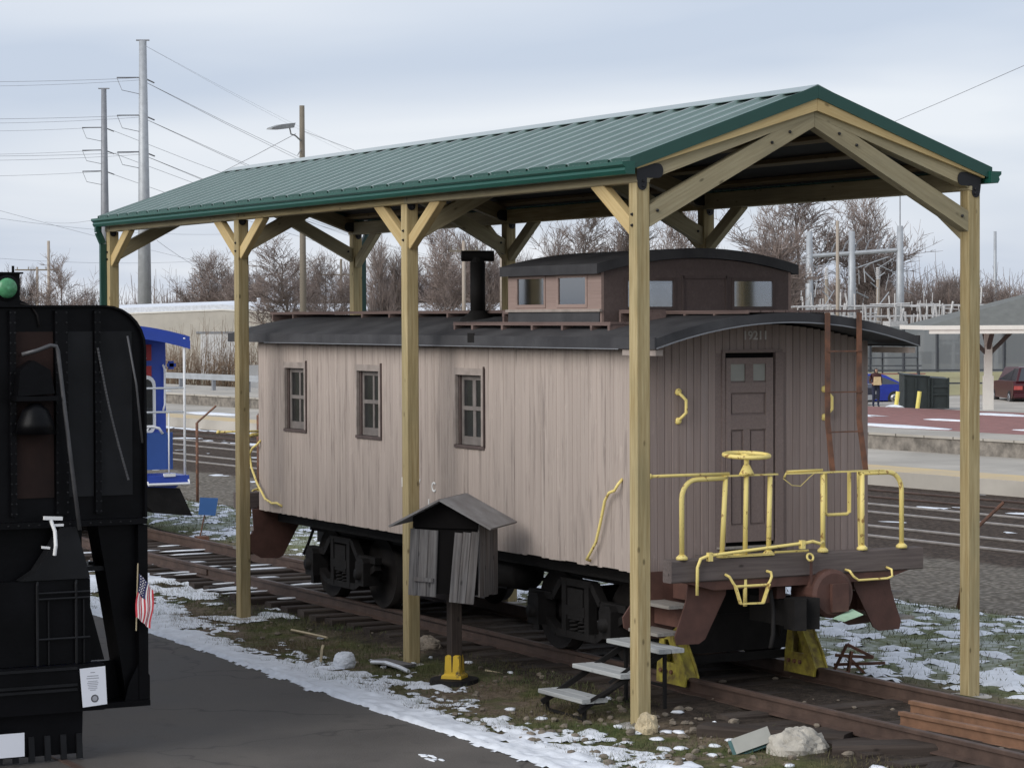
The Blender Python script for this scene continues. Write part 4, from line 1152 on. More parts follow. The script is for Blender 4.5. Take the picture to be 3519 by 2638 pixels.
# underframe: sills, queen posts, tank and toolbox
b_ = MB(); b_.box(CX0 + .3, CX1 - .3, 1.1, 1.3, 1.05, 1.30); b_.box(CX0 + .3, CX1 - .3, 2.46, 2.66, 1.05, 1.30); b_.box(CX0 + .1, CX1 - .1, CY0 + .22, CY0 + .34, 1.16, 1.31); b_.build('side_sill', M['iron'], cb)
b_ = MB(); b_.lathe([(.0, 0), (.18, .02), (.2, .06), (.2, .84), (.18, .88), (0, .9)], (-5.0, 1.05, 1.02), (1, 0, 0), n=18); b_.build('air_tank', M['iron'], cb, True)
b_ = MB(); b_.bar((-9.0, 1.2, 1.25), (-6.6, 1.2, .78), .03, .03); b_.bar((-6.6, 1.2, .78), (-4.9, 1.2, .78), .03, .03); b_.bar((-4.9, 1.2, .78), (-2.6, 1.2, 1.25), .03, .03); b_.box(-6.65, -6.55, 1.15, 1.25, .78, 1.1); b_.box(-4.95, -4.85, 1.15, 1.25, .78, 1.1); b_.build('truss_rod', M['iron'], cb)
# trucks
for tx in (-8.70, -2.76):
    tr = MB(); tr.box(tx - .16, tx + .16, .85, 2.91, .66, .98); tr = tr.build('truck', M['iron'], cb)
    for wx in (tx - .76, tx + .76):
        for s in (-1, 1):
            b_ = MB(); yc = TY + s * .753
            b_.lathe([(.05, -.10), (.11, -.09), (.12, -.045), (.36, -.03), (.415, -.055), (.42, -.06), (.42, .035), (.455, .045), (.455, .07), (.38, .075), (.10, .06), (.06, .06)], (wx, yc, RT + .42), (0, -s, 0), n=36); b_.build('wheel', M['wheel'], tr, True)
        b_ = MB(); b_.tube([(wx, .72, RT + .42), (wx, 3.04, RT + .42)], .07, 12); b_.build('axle', M['iron'], tr, True)
    for s in (-1, 1):
        y0 = TY + s * .98 - .045
        b_ = MB()
        L = lambda p: [(tx + a, y0, z) for a, z in p]
        def strap(p, q, w_=.075): b_.bar((tx + p[0], y0 + .045, p[1]), (tx + q[0], y0 + .045, q[1]), .09, w_)
        strap((-1.02, .86), (-.50, .86)); strap((-.50, .86), (-.32, 1.04)); strap((-.32, 1.04), (.32, 1.04)); strap((.32, 1.04), (.50, .86)); strap((.50, .86), (1.02, .86))
        strap((-1.0, .78), (-.42, .50)); strap((-.42, .50), (.42, .50)); strap((.42, .50), (1.0, .78))
        for a in (-.24, .24): b_.box(tx + a - .045, tx + a + .045, y0 - .005, y0 + .095, .48, 1.05)
        b_.box(tx - .20, tx + .20, y0 - .01, y0 + .1, .70, .80)
        b_.build('side_frame', M['iron'], tr)
        for a in (-.76, .76):
            b_ = MB(); b_.box(tx + a - .12, tx + a + .12, y0 - .09, y0 + .12, .55, .83); b_.prism([(tx + a - .12, y0 - .085, .83), (tx + a + .12, y0 - .085, .83), (tx + a + .08, y0 - .085, .88), (tx + a - .08, y0 - .085, .88)], (0, .2, 0)); b_.build('journal_box', M['iron'], tr)
        for k in range(2):
            b_ = MB(); pts = []
            for q in range(33):
                t = q / 32 * 4 * 2 * math.pi; pts.append((tx - .09 + .18 * k + .06 * math.cos(t), y0 + .045 + .04 * math.sin(t), .52 + .17 * q / 32))
            b_.tube(pts, .016, 6); b_.build('spring', M['iron'], tr, True)
        b_ = MB(); b_.box(tx - 1.30, tx - 1.18, TY + s * .753 - .06, TY + s * .753 + .06, .42, .80); b_.bar((tx - 1.2, TY + s * .753, .78), (tx - .9, TY + s * .753, 1.1), .04, .03); b_.build('brake_shoe', M['wheel'], tr)
# wooden step box by the far truck

# ------------------------------------------------------------------ the black locomotive
lo_ = thing('locomotive', 'black railway locomotive with rounded ribbed end plate and green lamp', 'locomotive', (-5, -6, 0))
LX = -0.9
def rrect(y0, y1, z0, z1, r, k=7, slope=0.0):
    p = [(y0, z0), (y1, z0)]
    for i in range(k + 1):
        t = math.pi / 2 * i / k; p.append((y1 - r + r * math.cos(t), z1 - r + r * math.sin(t)))
    for i in range(k + 1):
        t = math.pi / 2 + math.pi / 2 * i / k; p.append((y0 + r + r * math.cos(t), z1 - r + r * math.sin(t)))
    return p
mb = MB(); rr = rrect(-7.55, -4.46, 2.05, 3.87, .36)
mb.prism([(LX, y, z) for y, z in rr][::-1], (-12, 0, 0)); body = mb.build('body', M['loco'], lo_)
mb = MB(); ro = rrect(-7.57, -4.44, 2.05, 3.885, .37); k = len(rr)
for i in range(1, k):
    j = (i + 1) % k
    if j in (0, 1): continue
    a, b_, c, d = ro[i], ro[j], rr[j], rr[i]
    mb.hexa([(LX - .25, *d), (LX + .05, *d), (LX + .05, *a), (LX - .25, *a), (LX - .25, *c), (LX + .05, *c), (LX + .05, *b_), (LX - .25, *b_)])
mb.build('rim', M['loco'], lo_)
for y, w_ in ((-6.83, .11), (-6.55, .05), (-5.62, .05), (-5.195, .11), (-4.875, .05)):
    mb = MB(); mb.prism([(LX + .001, y - w_ / 2, 2.10), (LX + .001, y + w_ / 2, 2.10), (LX + .001, y + w_ / 2, 3.84 if abs(y + 6) < 1.15 else 3.80), (LX + .001, y - w_ / 2, 3.84 if abs(y + 6) < 1.15 else 3.80)], (.045, 0, 0)); mb.build('rib', M['loco'], lo_)
for y0, y1, m in ((-5.59, -5.26, 'locorust'), (-5.13, -4.91, 'locogrey'), (-4.84, -4.56, 'locogrey')):
    mb = MB(); mb.box(LX + .001, LX + .014, y0, y1, 2.25, 3.66); mb.build('panel', M[m], lo_)
mb = MB(); mb.box(LX - .02, LX + .10, -7.55, -4.46, 2.0, 2.049); mb.build('ledge', M['loco'], lo_)
mb = MB()
for z in [2.12 + .085 * i for i in range(21)]:
    for y in (-5.24, -5.15, -4.895, -4.855, -5.60, -5.64): mb.lathe([(.011, 0), (.008, .006), (0, .008)], (LX + .046, y, z), (1, 0, 0), n=5)
for y in [-7.4 + .09 * i for i in range(32)]: mb.lathe([(.011, 0), (.008, .006), (0, .008)], (LX + .10, y, 2.025), (1, 0, 0), n=5)
mb.build('rivets', M['locogrey'], lo_, kind='stuff')
# lamp on the roof
mb = MB(); mb.prism([(LX - .35, -6.4, 3.86), (LX - .35, -5.40, 3.86), (LX - .35, -5.62, 3.97), (LX - .35, -6.3, 3.97)], (.35, 0, 0)); mb.build('lamp_base', M['loco'], lo_)
mb = MB(); mb.box(LX - .32, LX - .04, -5.86, -5.53, 3.93, 4.15); mb.box(LX - .34, LX - .0, -5.88, -5.51, 4.15, 4.165); mb.tube([(LX - .1, -5.57, 4.16), (LX - .1, -5.57, 4.22)], .012, 6); lamp = mb.build('lamp', M['loco'], lo_)
mb = MB(); mb.lathe([(.112, 0), (.112, .05), (.09, .055)], (LX - .04, -5.655, 4.03), (1, 0, 0), n=24); mb.build('lamp_rim', M['loco'], lamp)
mb = MB(); mb.lathe([(.09, 0), (.082, .022), (.055, .042), (.02, .05), (.0, .051)], (LX + .005, -5.655, 4.03), (1, 0, 0), n=24); mb.build('lens', M['greenlens'], lamp, True)
mb = MB(); mb.tube([(LX + .0, -5.54, 3.9), (LX + .02, -5.45, 3.88), (LX + .03, -5.40, 3.80), (LX + .02, -5.38, 3.7)], .008, 6); mb.build('cable', M['iron'], lo_, True)
# bell-shaped bracket, handrails, chain
mb = MB(); mb.prism([(LX + .02, -5.62, 3.12), (LX + .02, -5.30, 3.14), (LX + .02, -5.34, 3.34), (LX + .02, -5.48, 3.42), (LX + .02, -5.60, 3.34)], (.16, 0, 0)); mb.box(LX + .02, LX + .2, -5.64, -5.27, 3.08, 3.119); mb.build('bell_bracket', M['loco'], lo_)
mb = MB(); mb.lathe([(.17, 0), (.15, .1), (.11, .2), (.04, .26)], (LX + .14, -5.46, 2.80), n=18); mb.build('bell', M['loco'], lo_, True)
mb = MB(); mb.tube([(LX + .10, -5.56, 3.47), (LX + .14, -5.45, 3.50), (LX + .16, -5.33, 3.545), (LX + .16, -5.28, 3.54), (LX + .16, -5.265, 3.50), (LX + .18, -5.18, 2.70), (LX + .20, -5.10, 1.98)], .018, 8); mb.build('handrail', M['locopipe'], lo_, True)
mb = MB(); pts = [(LX + .06 + .05 * k / 40, -4.88 + .25 * k / 40 - .02 * math.sin(math.pi * k / 40), 3.52 - 1.14 * k / 40) for k in range(41)]
for a, b_ in zip(pts[::1], pts[1:]): mb.tube([a, tuple(Vector(a) * .15 + Vector(b_) * .85)], .010, 6)
mb.build('chain', M['locopipe'], lo_)
mb = MB(); mb.tube([(LX + .08, -4.62, 3.62), (LX + .10, -4.55, 3.2), (LX + .10, -4.50, 2.7)], .010, 6); mb.build('handrail', M['locopipe'], lo_, True)
# underparts
mb = MB(); mb.box(LX - 11, LX - 1.2, -6.9, -5.1, .9, 2.0); mb.box(LX - .3, LX - .05, -7.0, -5.0, 1.2, 2.0); mb.build('frame', M['loco'], lo_)
for tx in (-4.6, -6.3, -8.0):
    for s in (-1, 1):
        mb = MB(); mb.lathe([(.06, -.08), (.40, -.05), (.45, -.05), (.45, .03), (.49, .05), (.49, .07), (.1, .07)], (tx, -6 + s * .753, .52), (0, -s, 0), n=28); mb.build('wheel', M['iron'], lo_, True)
mb = MB(); mb.prism([(LX + .0, -5.60, 1.56), (LX + .0, -4.99, 1.56), (LX + .0, -5.03, 1.72), (LX + .0, -5.11, 2.0), (LX + .0, -5.24, 2.0), (LX + .0, -5.33, 1.84), (LX + .0, -5.47, 1.64)], (.14, 0, 0)); mb.build('apron', M['locogrey'], lo_)
mb = MB(); mb.box(LX + .0, LX + .12, -7.0, -4.985, .84, 1.555); mb.build('equipment_box', M['loco'], lo_)
mb = MB()
for z in (1.45, 1.40, 1.06): mb.tube([(LX + .15, -5.46, z), (LX + .15, -5.0, z + .0)], .011, 6)
for y in (-5.46, -5.12): mb.tube([(LX + .15, y, .84), (LX + .15, y, 1.52), (LX + .125, y + .01, 1.55)], .012, 6)
for y in (-5.36, -5.05): mb.tube([(LX + .14, y, .84), (LX + .14, y, 1.40)], .007, 6)
mb.build('grab_rail', M['locogrey'], lo_)
mb = MB(); mb.prism([(LX + .0, -5.0, .845), (LX + .0, -4.84, .845), (LX + .0, -4.96, 1.30), (LX + .0, -5.0, 1.45)][::1], (.05, 0, 0)); mb.build('gusset', M['loco'], lo_)
mb = MB(); mb.box(LX + .0, LX + .22, -7.2, -4.90, .44, .835); mb.build('buffer_beam', M['loco'], lo_)
mb = MB()
for z in (.80, .66, .62): mb.box(LX + .221, LX + .235, -7.2, -5.14, z, z + .022)
mb.build('beam_strip', M['locogrey'], lo_)
mb = MB(); mb.box(LX - .25, LX + .06, -4.90, -4.43, .42, .47); mb.box(LX - .25, LX - .2, -4.90, -4.43, .471, .80); mb.box(LX - .19, LX + .06, -4.895, -4.87, .471, .82); mb.prism([(LX + .03, -4.66, .471), (LX + .03, -4.43, .471), (LX + .03, -4.43, .68), (LX + .03, -4.52, .80), (LX + .03, -4.62, .62)], (.02, 0, 0)); mb.build('step', M['loco'], lo_)
mb = MB(); mb.prism([(LX - .02, -4.87, 2.0), (LX - .02, -4.45, 2.0), (LX - .02, -4.45, .48), (LX - .02, -4.62, .48), (LX - .02, -4.70, 1.0)][::-1], (-.30, 0, 0)); mb.build('step_column', M['loco'], lo_)
mb = MB(); mb.box(LX - .02, LX + .06, -4.53, -4.445, .48, 1.99); mb.build('corner_post', M['loco'], lo_)
mb = MB(); mb.box(LX - .3, LX - .26, -4.86, -4.46, 1.62, 1.66); mb.box(LX - .55, LX - .05, -5.06, -4.72, 1.60, 1.64); mb.build('running_step', M['locogrey'], lo_)
mb = MB(); mb.prism([(LX + .02, -6.9, .07), (LX + .02, -5.07, .07), (LX + .02, -5.06, .436), (LX + .02, -6.94, .436)], (.10, 0, 0)); mb.build('pilot', M['loco'], lo_)
for k in range(13):
    y = -5.10 - k * .14
    mb = MB(); mb.bar((LX + .15, y, .03), (LX + .125, y, .24), .05, .03); mb.build('pilot_bar', M['locogrey'], lo_)
mb = MB(); mb.tube([(LX + .22, -5.36, 2.08), (LX + .24, -5.33, 1.98), (LX + .26, -5.33, 1.86), (LX + .24, -5.335, 1.78)], .016, 8); mb.bar((LX + .22, -5.42, 2.095), (LX + .22, -5.26, 2.085), .03, .03); mb.bar((LX + .22, -5.33, 2.03), (LX + .22, -5.25, 2.03), .02, .02); mb.bar((LX + .22, -5.44, 1.85), (LX + .22, -5.37, 1.84), .02, .02); mb.build('valve_handle', M['white'], lo_)
mb = MB(); mb.box(LX + .236, LX + .24, -5.9, -5.61, .10, .30); tag(mb.build('sheet_sign', M['paper']), 'white paper notice hung low on the pilot at the picture corner' if 0 else 'white card low on the locomotive front below the long notice', 'sign')
# paper notice in a plastic sleeve
pn_ = thing('paper_notice', 'white printed notice in plastic sleeve taped to the locomotive beam', 'notice', (LX + .245, -5.03, .47))
mb = MB(); mb.prism([(LX + .243, -5.10, .475), (LX + .243, -4.885, .49), (LX + .243, -4.90, .815), (LX + .243, -5.125, .805)], (.004, 0, 0)); mb.build('sheet', M['paper'], pn_)
mb = MB()
for k, (w_, z) in enumerate([(.04, .765), (.10, .735), (.11, .715), (.085, .69), (.10, .675), (.09, .66), (.075, .645), (.08, .63), (.05, .615)]):
    mb.box(LX + .2475, LX + .2485, -5.012 - w_ / 2, -5.012 + w_ / 2, z, z + .007)
mb.build('printed_lines', M['paleink'], pn_)
mb = MB(); mb.lathe([(.034, 0), (.034, .001)], (LX + .2475, -4.995, .545), (1, 0, 0), n=16); mb.build('seal', M['ink'], pn_)
mb = MB(); mb.lathe([(.022, 0), (.022, .001)], (LX + .2487, -4.995, .545), (1, 0, 0), n=16); mb.build('seal_centre', M['paleink'], pn_)
# little flag
fl = thing('flag', 'small drooping red, white and blue striped flag on the locomotive corner', 'flag', (LX + .1, -4.55, 1.10))
mb = MB(); mb.tube([(LX + .09, -4.565, 1.08), (LX + .09, -4.545, 1.66)], .006, 6); mb.build('pole', M['straw'], fl)
O_ = Vector((LX + .105, -4.548, 1.575)); f_ = Vector((.02, -.045, -.37)); h_ = Vector((.03, .125, -.15))
def fp(a, b_):
    w_ = .018 * math.sin(a * 7 + b_ * 5) + .012 * math.sin(b_ * 13)
    return O_ + f_ * (a * (1 - .12 * b_)) + h_ * b_ + Vector((.4 * w_ + .02, w_ * .35, 0))
def flagpart(nm, a0, a1, b0, b1, m, off=0.0):
    mb = MB(); na, nb = 6, 2
    for j in range(nb + 1):
        for i in range(na + 1):
            p = fp(a0 + (a1 - a0) * i / na, b0 + (b1 - b0) * j / nb); mb.v.append((p.x + off, p.y, p.z))
    for j in range(nb):
        for i in range(na):
            q = j * (na + 1) + i; mb.face((q, q + 1, q + na + 2, q + na + 1))
    return mb.build(nm, m, fl, True)
for k in range(13):
    flagpart('stripe', .42 if k < 7 else 0.0, 1.0, k / 13, (k + 1) / 13, M['redcloth'] if k % 2 == 0 else M['whitecloth'])
ct = flagpart('canton', 0, .42, 0, 7 / 13, M['navy'])
mb = MB()
for i in range(6):
    for j in range(4):
        p = fp(.035 + .065 * i, .06 + .12 * j); mb.blob((p.x + .004, p.y, p.z), .003, .006, .006, i * 9 + j, 5, 3, .1)
mb.build('stars', M['whitecloth'], fl, kind='stuff')

# ------------------------------------------------------------------ blue caboose beyond
bc = thing('caboose', 'bright blue caboose with white railings standing beyond the black locomotive', 'caboose', (-26, TY, RT))
BX = -21.35
mb = MB(); pts = [(BX, .52, 1.2), (BX, 3.24, 1.2)] + [(BX, y, arch(y, 3.42, .2, 1.36)) for y in [3.24 - 2.72 * k / 10 for k in range(11)]]
mb.prism(pts, (-9, 0, 0)); mb.build('body', M['blue'], bc)
lo, hi = roof_section(.36, 3.40, 3.39, .22, 1.52, th=.07)
mb = MB(); mb.prism([(BX - 9.7, y, z) for y, z in lo + hi], (9.7 + .74, 0, 0)); mb.build('roof', M['blue'], bc)
mb = MB()
lo, hi = roof_section(.36, 3.40, 3.25, .22, 1.52, th=.14)
mb.prism([(BX + .742, y, z) for y, z in lo + hi], (.02, 0, 0)); mb.build('roof_fascia', M['blue'], bc)
mb = MB(); mb.box(BX + .001, BX + .02, 2.20, 2.98, 3.05, 3.32); mb.box(BX + .001, BX + .02, 2.2, 2.98, 2.78, 2.96); mb.build('red_panel', M['red'], bc)
mb = MB()
wo = [(2.45, 1.83), (2.45, 2.79)]
def rr2(y0, y1, z0, z1, r):
    p = []
    for cy, cz, t0 in ((y1 - r, z1 - r, 0), (y0 + r, z1 - r, 90), (y0 + r, z0 + r, 180), (y1 - r, z0 + r, 270)):
        for k in range(5): t = rad(t0 + 22.5 * k); p.append((cy + r * math.cos(t), cz + r * math.sin(t)))
    return p
mb.prism([(BX + .001, y, z) for y, z in rr2(2.28, 3.05, 1.80, 2.80, .16)], (.025, 0, 0)); wn = mb.build('window', M['white'], bc)
mb = MB(); mb.prism([(BX + .027, y, z) for y, z in rr2(2.34, 2.99, 1.86, 2.74, .12)], (.008, 0, 0)); mb.build('pane', M['glassdark'], wn)
px = BX + .70
mb = MB(); mb.box(BX + .001, BX + .80, .55, 3.35, 1.02, 1.14); mb.build('platform', M['blue'], bc)
mb = MB(); mb.prism([(BX + .1, y, z) for y, z in [(2.2, 1.05), (3.3, 1.05), (3.15, .93), (2.5, .80)]], (.6, 0, 0)); mb.build('platform_bracket', M['blue'], bc)
mb = MB(); mb.box(px - .02, px + .0, 1.6, 3.10, 1.24, 1.86); mb.build('end_panel', M['bluepanel'], bc)
mb = MB()
mb.tube([(px + .03, 3.30, 1.12), (px + .03, 3.30, 3.44)], .022, 8); mb.tube([(px + .03, 3.02, 1.12), (px + .03, 3.02, 2.2)], .014, 8)
for z in (2.60, 2.20): mb.tube([(px + .03, .5, z), (px + .03, 3.30, z)], .017, 8)
mb.tube([(px, 1.6, 1.96), (px, 2.75, 1.96), (px, 2.86, 1.93), (px, 2.92, 1.84)], .024, 8); mb.tube([(px, 2.68, 1.95), (px, 2.62, 1.84), (px + .02, 2.58, 1.78)], .016, 8)
mb.build('railing', M['white'], bc, True)
mb = MB(); mb.tube([(BX + .06, 3.17, 2.98), (BX + .06, 3.20, 2.9), (BX + .06, 3.20, 2.3), (BX + .06, 3.17, 2.2)], .018, 8); mb.tube([(BX + .05, 2.2, 3.03), (BX + .05, 2.86, 3.03), (BX + .05, 2.87, 3.1)], .014, 6); mb.build('grab_rail', M['white'], bc, True)
mb = MB(); mb.tube([(px + .08, 2.62, 1.04), (px + .14, 2.62, 1.0), (px + .14, 3.34, 1.0), (px + .08, 3.34, 1.06)], .024, 8); mb.bar((px + .1, 2.9, 1.15), (px + .1, 3.1, 1.15), .05, .05); mb.box(px - .3, px - .2, 2.02, 2.12, .45, .98); mb.build('uncoupling_rod', M['white'], bc)
mb = MB(); mb.prism([(BX + .15, 2.25, .98), (BX + .15, 3.2, .92), (BX + .15, 3.42, .45), (BX + .15, 2.75, .52)], (.6, 0, 0)); mb.build('steps', M['iron'], bc)
mb = MB(); mb.box(BX - .0, BX + .02, 3.26, 3.42, 2.94, 3.0); mb.box(BX - .05, BX + .02, 3.30, 3.38, 2.90, 3.04); mb.build('marker_bracket', M['blue'], bc)
for s in (-1, 1):
    for wx in (BX - 1.2, BX - 2.8):
        mb = MB(); mb.lathe([(.06, -.08), (.38, -.05), (.42, -.05), (.42, .03), (.455, .05), (.455, .07), (.1, .07)], (wx, TY + s * .753, RT + .42), (0, -s, 0), n=24); mb.build('wheel', M['iron'], bc, True)
mb = MB(); mb.box(BX - 3.4, BX - .6, .8, 2.96, .55, 1.0); mb.build('truck', M['iron'], bc)

# switch stand with a blue target
sw = thing('sign_post', 'square blue sign on a thin leaning rod in the grass by the rails', 'sign', (-20.6, 3.55, 0))
mb = MB(); mb.tube([(-20.66, 3.58, 0.1), (-20.56, 3.66, .62)], .012, 6); mb.build('rod', M['rust'], sw)
mb = MB(); mb.prism([(-20.53, 3.50, .47), (-20.53, 3.80, .44), (-20.5, 3.84, .74), (-20.5, 3.52, .76)], (.012, 0, 0)); mb.build('sign_plate', M['bluesign'], sw)
mb = MB(); mb.box(-20.72, -20.5, 3.5, 3.68, -.05, .10); mb.build('base', M['rust'], sw)
mb = MB(); mb.tube([(-21.2, 2.2, .5), (-20.7, 2.9, .22), (-20.6, 3.5, .06)], .012, 6); tag(mb.build('cable', M['iron']), 'thin dark cable slanting from the blue caboose to the grass', 'cable')

# ------------------------------------------------------------------ telephone box on a post
bxp = thing('post_box', 'weathered grey gabled wooden box with two hanging doors on a post', 'call box', (-3.21, -.40, 0), rad(-50))
T = WM[bxp]
def bl(p): return T @ Vector(p)
def lbox(nm, x0, x1, y0, y1, z0, z1, m, tilt=0.0, ty=0.0, piv=None, chm=0.004):
    """a board given in the box's own axes: x outwards from the doors, y sideways"""
    mb = MB(); mb.box(x0, x1, y0, y1, z0, z1)
    c = Vector(((x0 + x1) / 2, (y0 + y1) / 2, (z0 + z1) / 2)); pv = Vector(piv) if piv else c
    Rm = Matrix.Translation(pv) @ Matrix.Rotation(tilt, 4, 'X') @ Matrix.Rotation(ty, 4, 'Z') @ Matrix.Translation(-pv)
    # local frame: grain (local x) along the board's height
    L = z1 - z0; w_ = y1 - y0; d = x1 - x0
    fr = T @ Rm @ Matrix.Translation(c) @ Matrix.Rotation(-math.pi / 2, 4, 'Y')
    return place(nm, timber_mesh(L, w_, d, m, chm), fr, bxp)
mb = MB(); mb.hexa([bl(p) for p in ((-.48, -.35, .95), (.0, -.35, .95), (.0, .35, .95), (-.48, .35, .95), (-.48, -.35, 1.62), (.0, -.35, 1.62), (.0, .35, 1.62), (-.48, .35, 1.62))]); mb.build('cabinet', M['gap'], bxp)
for k in range(4):
    lbox('side_board', -.48 + k * .121, -.48 + k * .121 + .118, .352, .372, .92 + .012 * (k % 2), 1.67, M['boxgrey'])
    lbox('side_board', -.48 + k * .121, -.48 + k * .121 + .118, -.372, -.352, .92, 1.67, M['boxgrey'])
for k in range(3):
    lbox('door_board', .012, .032, -.385 + k * .104, -.385 + k * .104 + .101, .93, 1.61, M['boxgrey'], rad(-2.5), 0, (0, -.35, 1.6))
for k in range(3):
    lbox('door_board', .045 + 0, .065, 0.14 + k * .086, 0.14 + k * .086 + .083, .86, 1.57 + .012 * k, M['boxgrey'], rad(-5.5), rad(14), (0.04, .39, 1.6))
lbox('batten', .034, .05, -.32, -.10, 1.08, 1.12, M['boxgrey'], rad(-2.5), 0, (0, -.35, 1.6))
for s in (-1, 1):      # gable roof boards
    a = bl((.17, 0, 1.91)); b_ = bl((.17, s * .56, 1.63)); c = bl((-.53, s * .56, 1.65)); d = bl((-.53, 0, 1.93))
    mb = MB(); n_ = (b_ - a).cross(d - a).normalized() * (.02 if s < 0 else -.02)
    if n_.z < 0: n_ = -n_
    mb.hexa([a, b_, c, d, a + n_, b_ + n_, c + n_, d + n_]); mb.build('roof_board', M['boxroof'], bxp)
mb = MB(); mb.prism([bl((.02, -.36, 1.623)), bl((.02, .36, 1.623)), bl((.02, .36, 1.735)), bl((.02, 0, 1.903)), bl((.02, -.36, 1.735))], bl((-.46, 0, 0)) - bl((0, 0, 0))); mb.build('gable', M['gap'], bxp)
timber('post', bl((-.20, .0, .10)), bl((-.20, 0, .98)), .12, .12, M['tie'], bxp)
mb = MB()
cz = bl((-.20, 0, 0)); mb.lathe([(.155, .07), (.15, .10), (.115, .12), (.105, .30), (.08, .31)], cz, n=4); mb.build('base', M['yellowbase'], bxp)
mb = MB(); mb.lathe([(.25, -.04), (.27, .0), (.25, .065), (.12, .069)], cz, n=18); mb.build('footing', M['iron'], bxp)
mb = MB(); p = bl((.07, .16, 1.27)); mb.box(p.x - .012, p.x + .02, p.y - .03, p.y + .03, p.z - .012, p.z + .014); mb.build('latch', M['galv'], bxp)

# ------------------------------------------------------------------ portable steps beside the caboose
st_ = thing('step_stool', 'portable black metal steps with three worn grey treads beside the track', 'steps', (-.65, 0.05, 0))
def sloc(a, b_, z): return Vector((-.98 + a * .0 + .0, 0, z))
for k, (y, z) in enumerate([(-.22, .20), (.10, .43), (.42, .66)]):
    for j in range(2):
        timber('tread', (-1.32 + .10 * k, y - .07 + j * .14, z), (-.46 + .16 * k, y - .07 + j * .14, z), .135, .042, M['treads'], st_)
for xx in (-1.24, -.52):
    mb = MB(); mb.bar((xx, -.36, .10), (xx + .13, .50, .62), .03, .05); mb.bar((xx + .12, .50, .0), (xx + .12, .50, .64), .03, .03); mb.bar((xx, -.30, .0), (xx, -.30, .17), .03, .03)
    mb.bar((xx + .02, -.28, .17), (xx + .02, -.10, .17), .03, .02); mb.bar((xx + .07, .04, .40), (xx + .07, .22, .40), .03, .02); mb.build('stringer', M['iron'], st_)
mb = MB(); mb.bar((-1.22, -.30, .03), (-.52, -.30, .03), .025, .025); mb.bar((-1.12, .50, .3), (-.40, .50, .3), .025, .025); mb.bar((-.50, -.36, .15), (-.36, .08, .40), .02, .03); mb.bar((-.44, -.08, .36), (-.34, .3, .62), .02, .03); mb.build('brace', M['iron'], st_)

# yellow wheel stops clamped on the rails
for k, (s, lab) in enumerate(((-1, 'worn yellow wheel stop on the near rail behind the portable steps'), (1, 'worn yellow wheel stop on the far rail under the brake cylinder'))):
    y = TY + s * .753; x = -1.28
    w = thing('wheel_stop', lab, 'wheel stop', (x, y, RT), 0, 'wheel stops on the rails')
    for dy in (-.075, .06):
        mb = MB(); o_ = [(x - .20, RT - .09), (x + .34, RT - .09), (x + .36, RT + .0), (x + .10, RT + .40), (x - .02, RT + .46), (x - .12, RT + .40)]
        i_ = [(x - .06, RT + .12), (x + .16, RT + .12), (x + .03, RT + .34), (x - .04, RT + .34)]
        # plate with a triangular opening, as four legs
        mb.prism([(o_[0][0], y + dy, o_[0][1]), (o_[1][0], y + dy, o_[1][1]), (o_[2][0], y + dy, o_[2][1]), (x + .30, y + dy, RT + .12), (x - .18, y + dy, RT + .12)], (0, .018, 0))
        mb.prism([(x - .18, y + dy, RT + .121), (x - .06, y + dy, RT + .121), (x - .04, y + dy, RT + .34), (x - .12, y + dy, RT + .40)], (0, .018, 0))
        mb.prism([(x + .16, y + dy, RT + .121), (x + .30, y + dy, RT + .121), (x + .10, y + dy, RT + .40), (x + .03, y + dy, RT + .34)], (0, .018, 0))
        mb.prism([(x - .04, y + dy, RT + .341), (x + .03, y + dy, RT + .341), (x + .10, y + dy, RT + .401), (x - .02, y + dy, RT + .46), (x - .12, y + dy, RT + .40)], (0, .018, 0))
        mb.build('side_plate', M['yellowstop'], w)
    mb = MB(); mb.bar((x + .34, y, RT - .02), (x + .08, y, RT + .40), .11, .03); mb.bar((x - .18, y, RT + .0), (x - .10, y, RT + .40), .11, .03); mb.build('face_plate', M['yellowstop'], w)
    mb = MB()
    for a in (.0, .1, .2): mb.lathe([(.022, 0), (.022, .02)], (x - .1 + a, y - .076, RT + .03), (0, -1, 0), n=6)
    mb.build('bolt', M['rust'], w)

# rusty jack stand on the far side
jk = thing('jack_stand', 'rusty steel jack stand with folding arms lying beyond the far rail', 'jack stand', (-1.9, 3.5, 0))
mb = MB()
for a, b_ in (((-2.25, 3.45, .02), (-2.05, 3.60, .52)), ((-2.05, 3.60, .52), (-1.75, 3.95, .30)), ((-2.30, 3.50, .14), (-1.55, 4.05, .22)), ((-2.2, 3.45, .32), (-1.75, 3.95, .30)), ((-2.05, 3.62, .02), (-2.0, 3.66, .40)), ((-1.95, 3.9, .0), (-2.05, 3.62, .30))):
    q_ = Vector((-2.0, 3.9, 0)); mb.bar(q_ + (Vector(a) - q_) * .6, q_ + (Vector(b_) - q_) * .6, .03, .03)
mb.build('arm', M['rust'], jk)
mb = MB(); mb.box(-2.2, -2.0, 3.6, 3.72, -.01, .03); mb.build('base', M['rust'], jk)

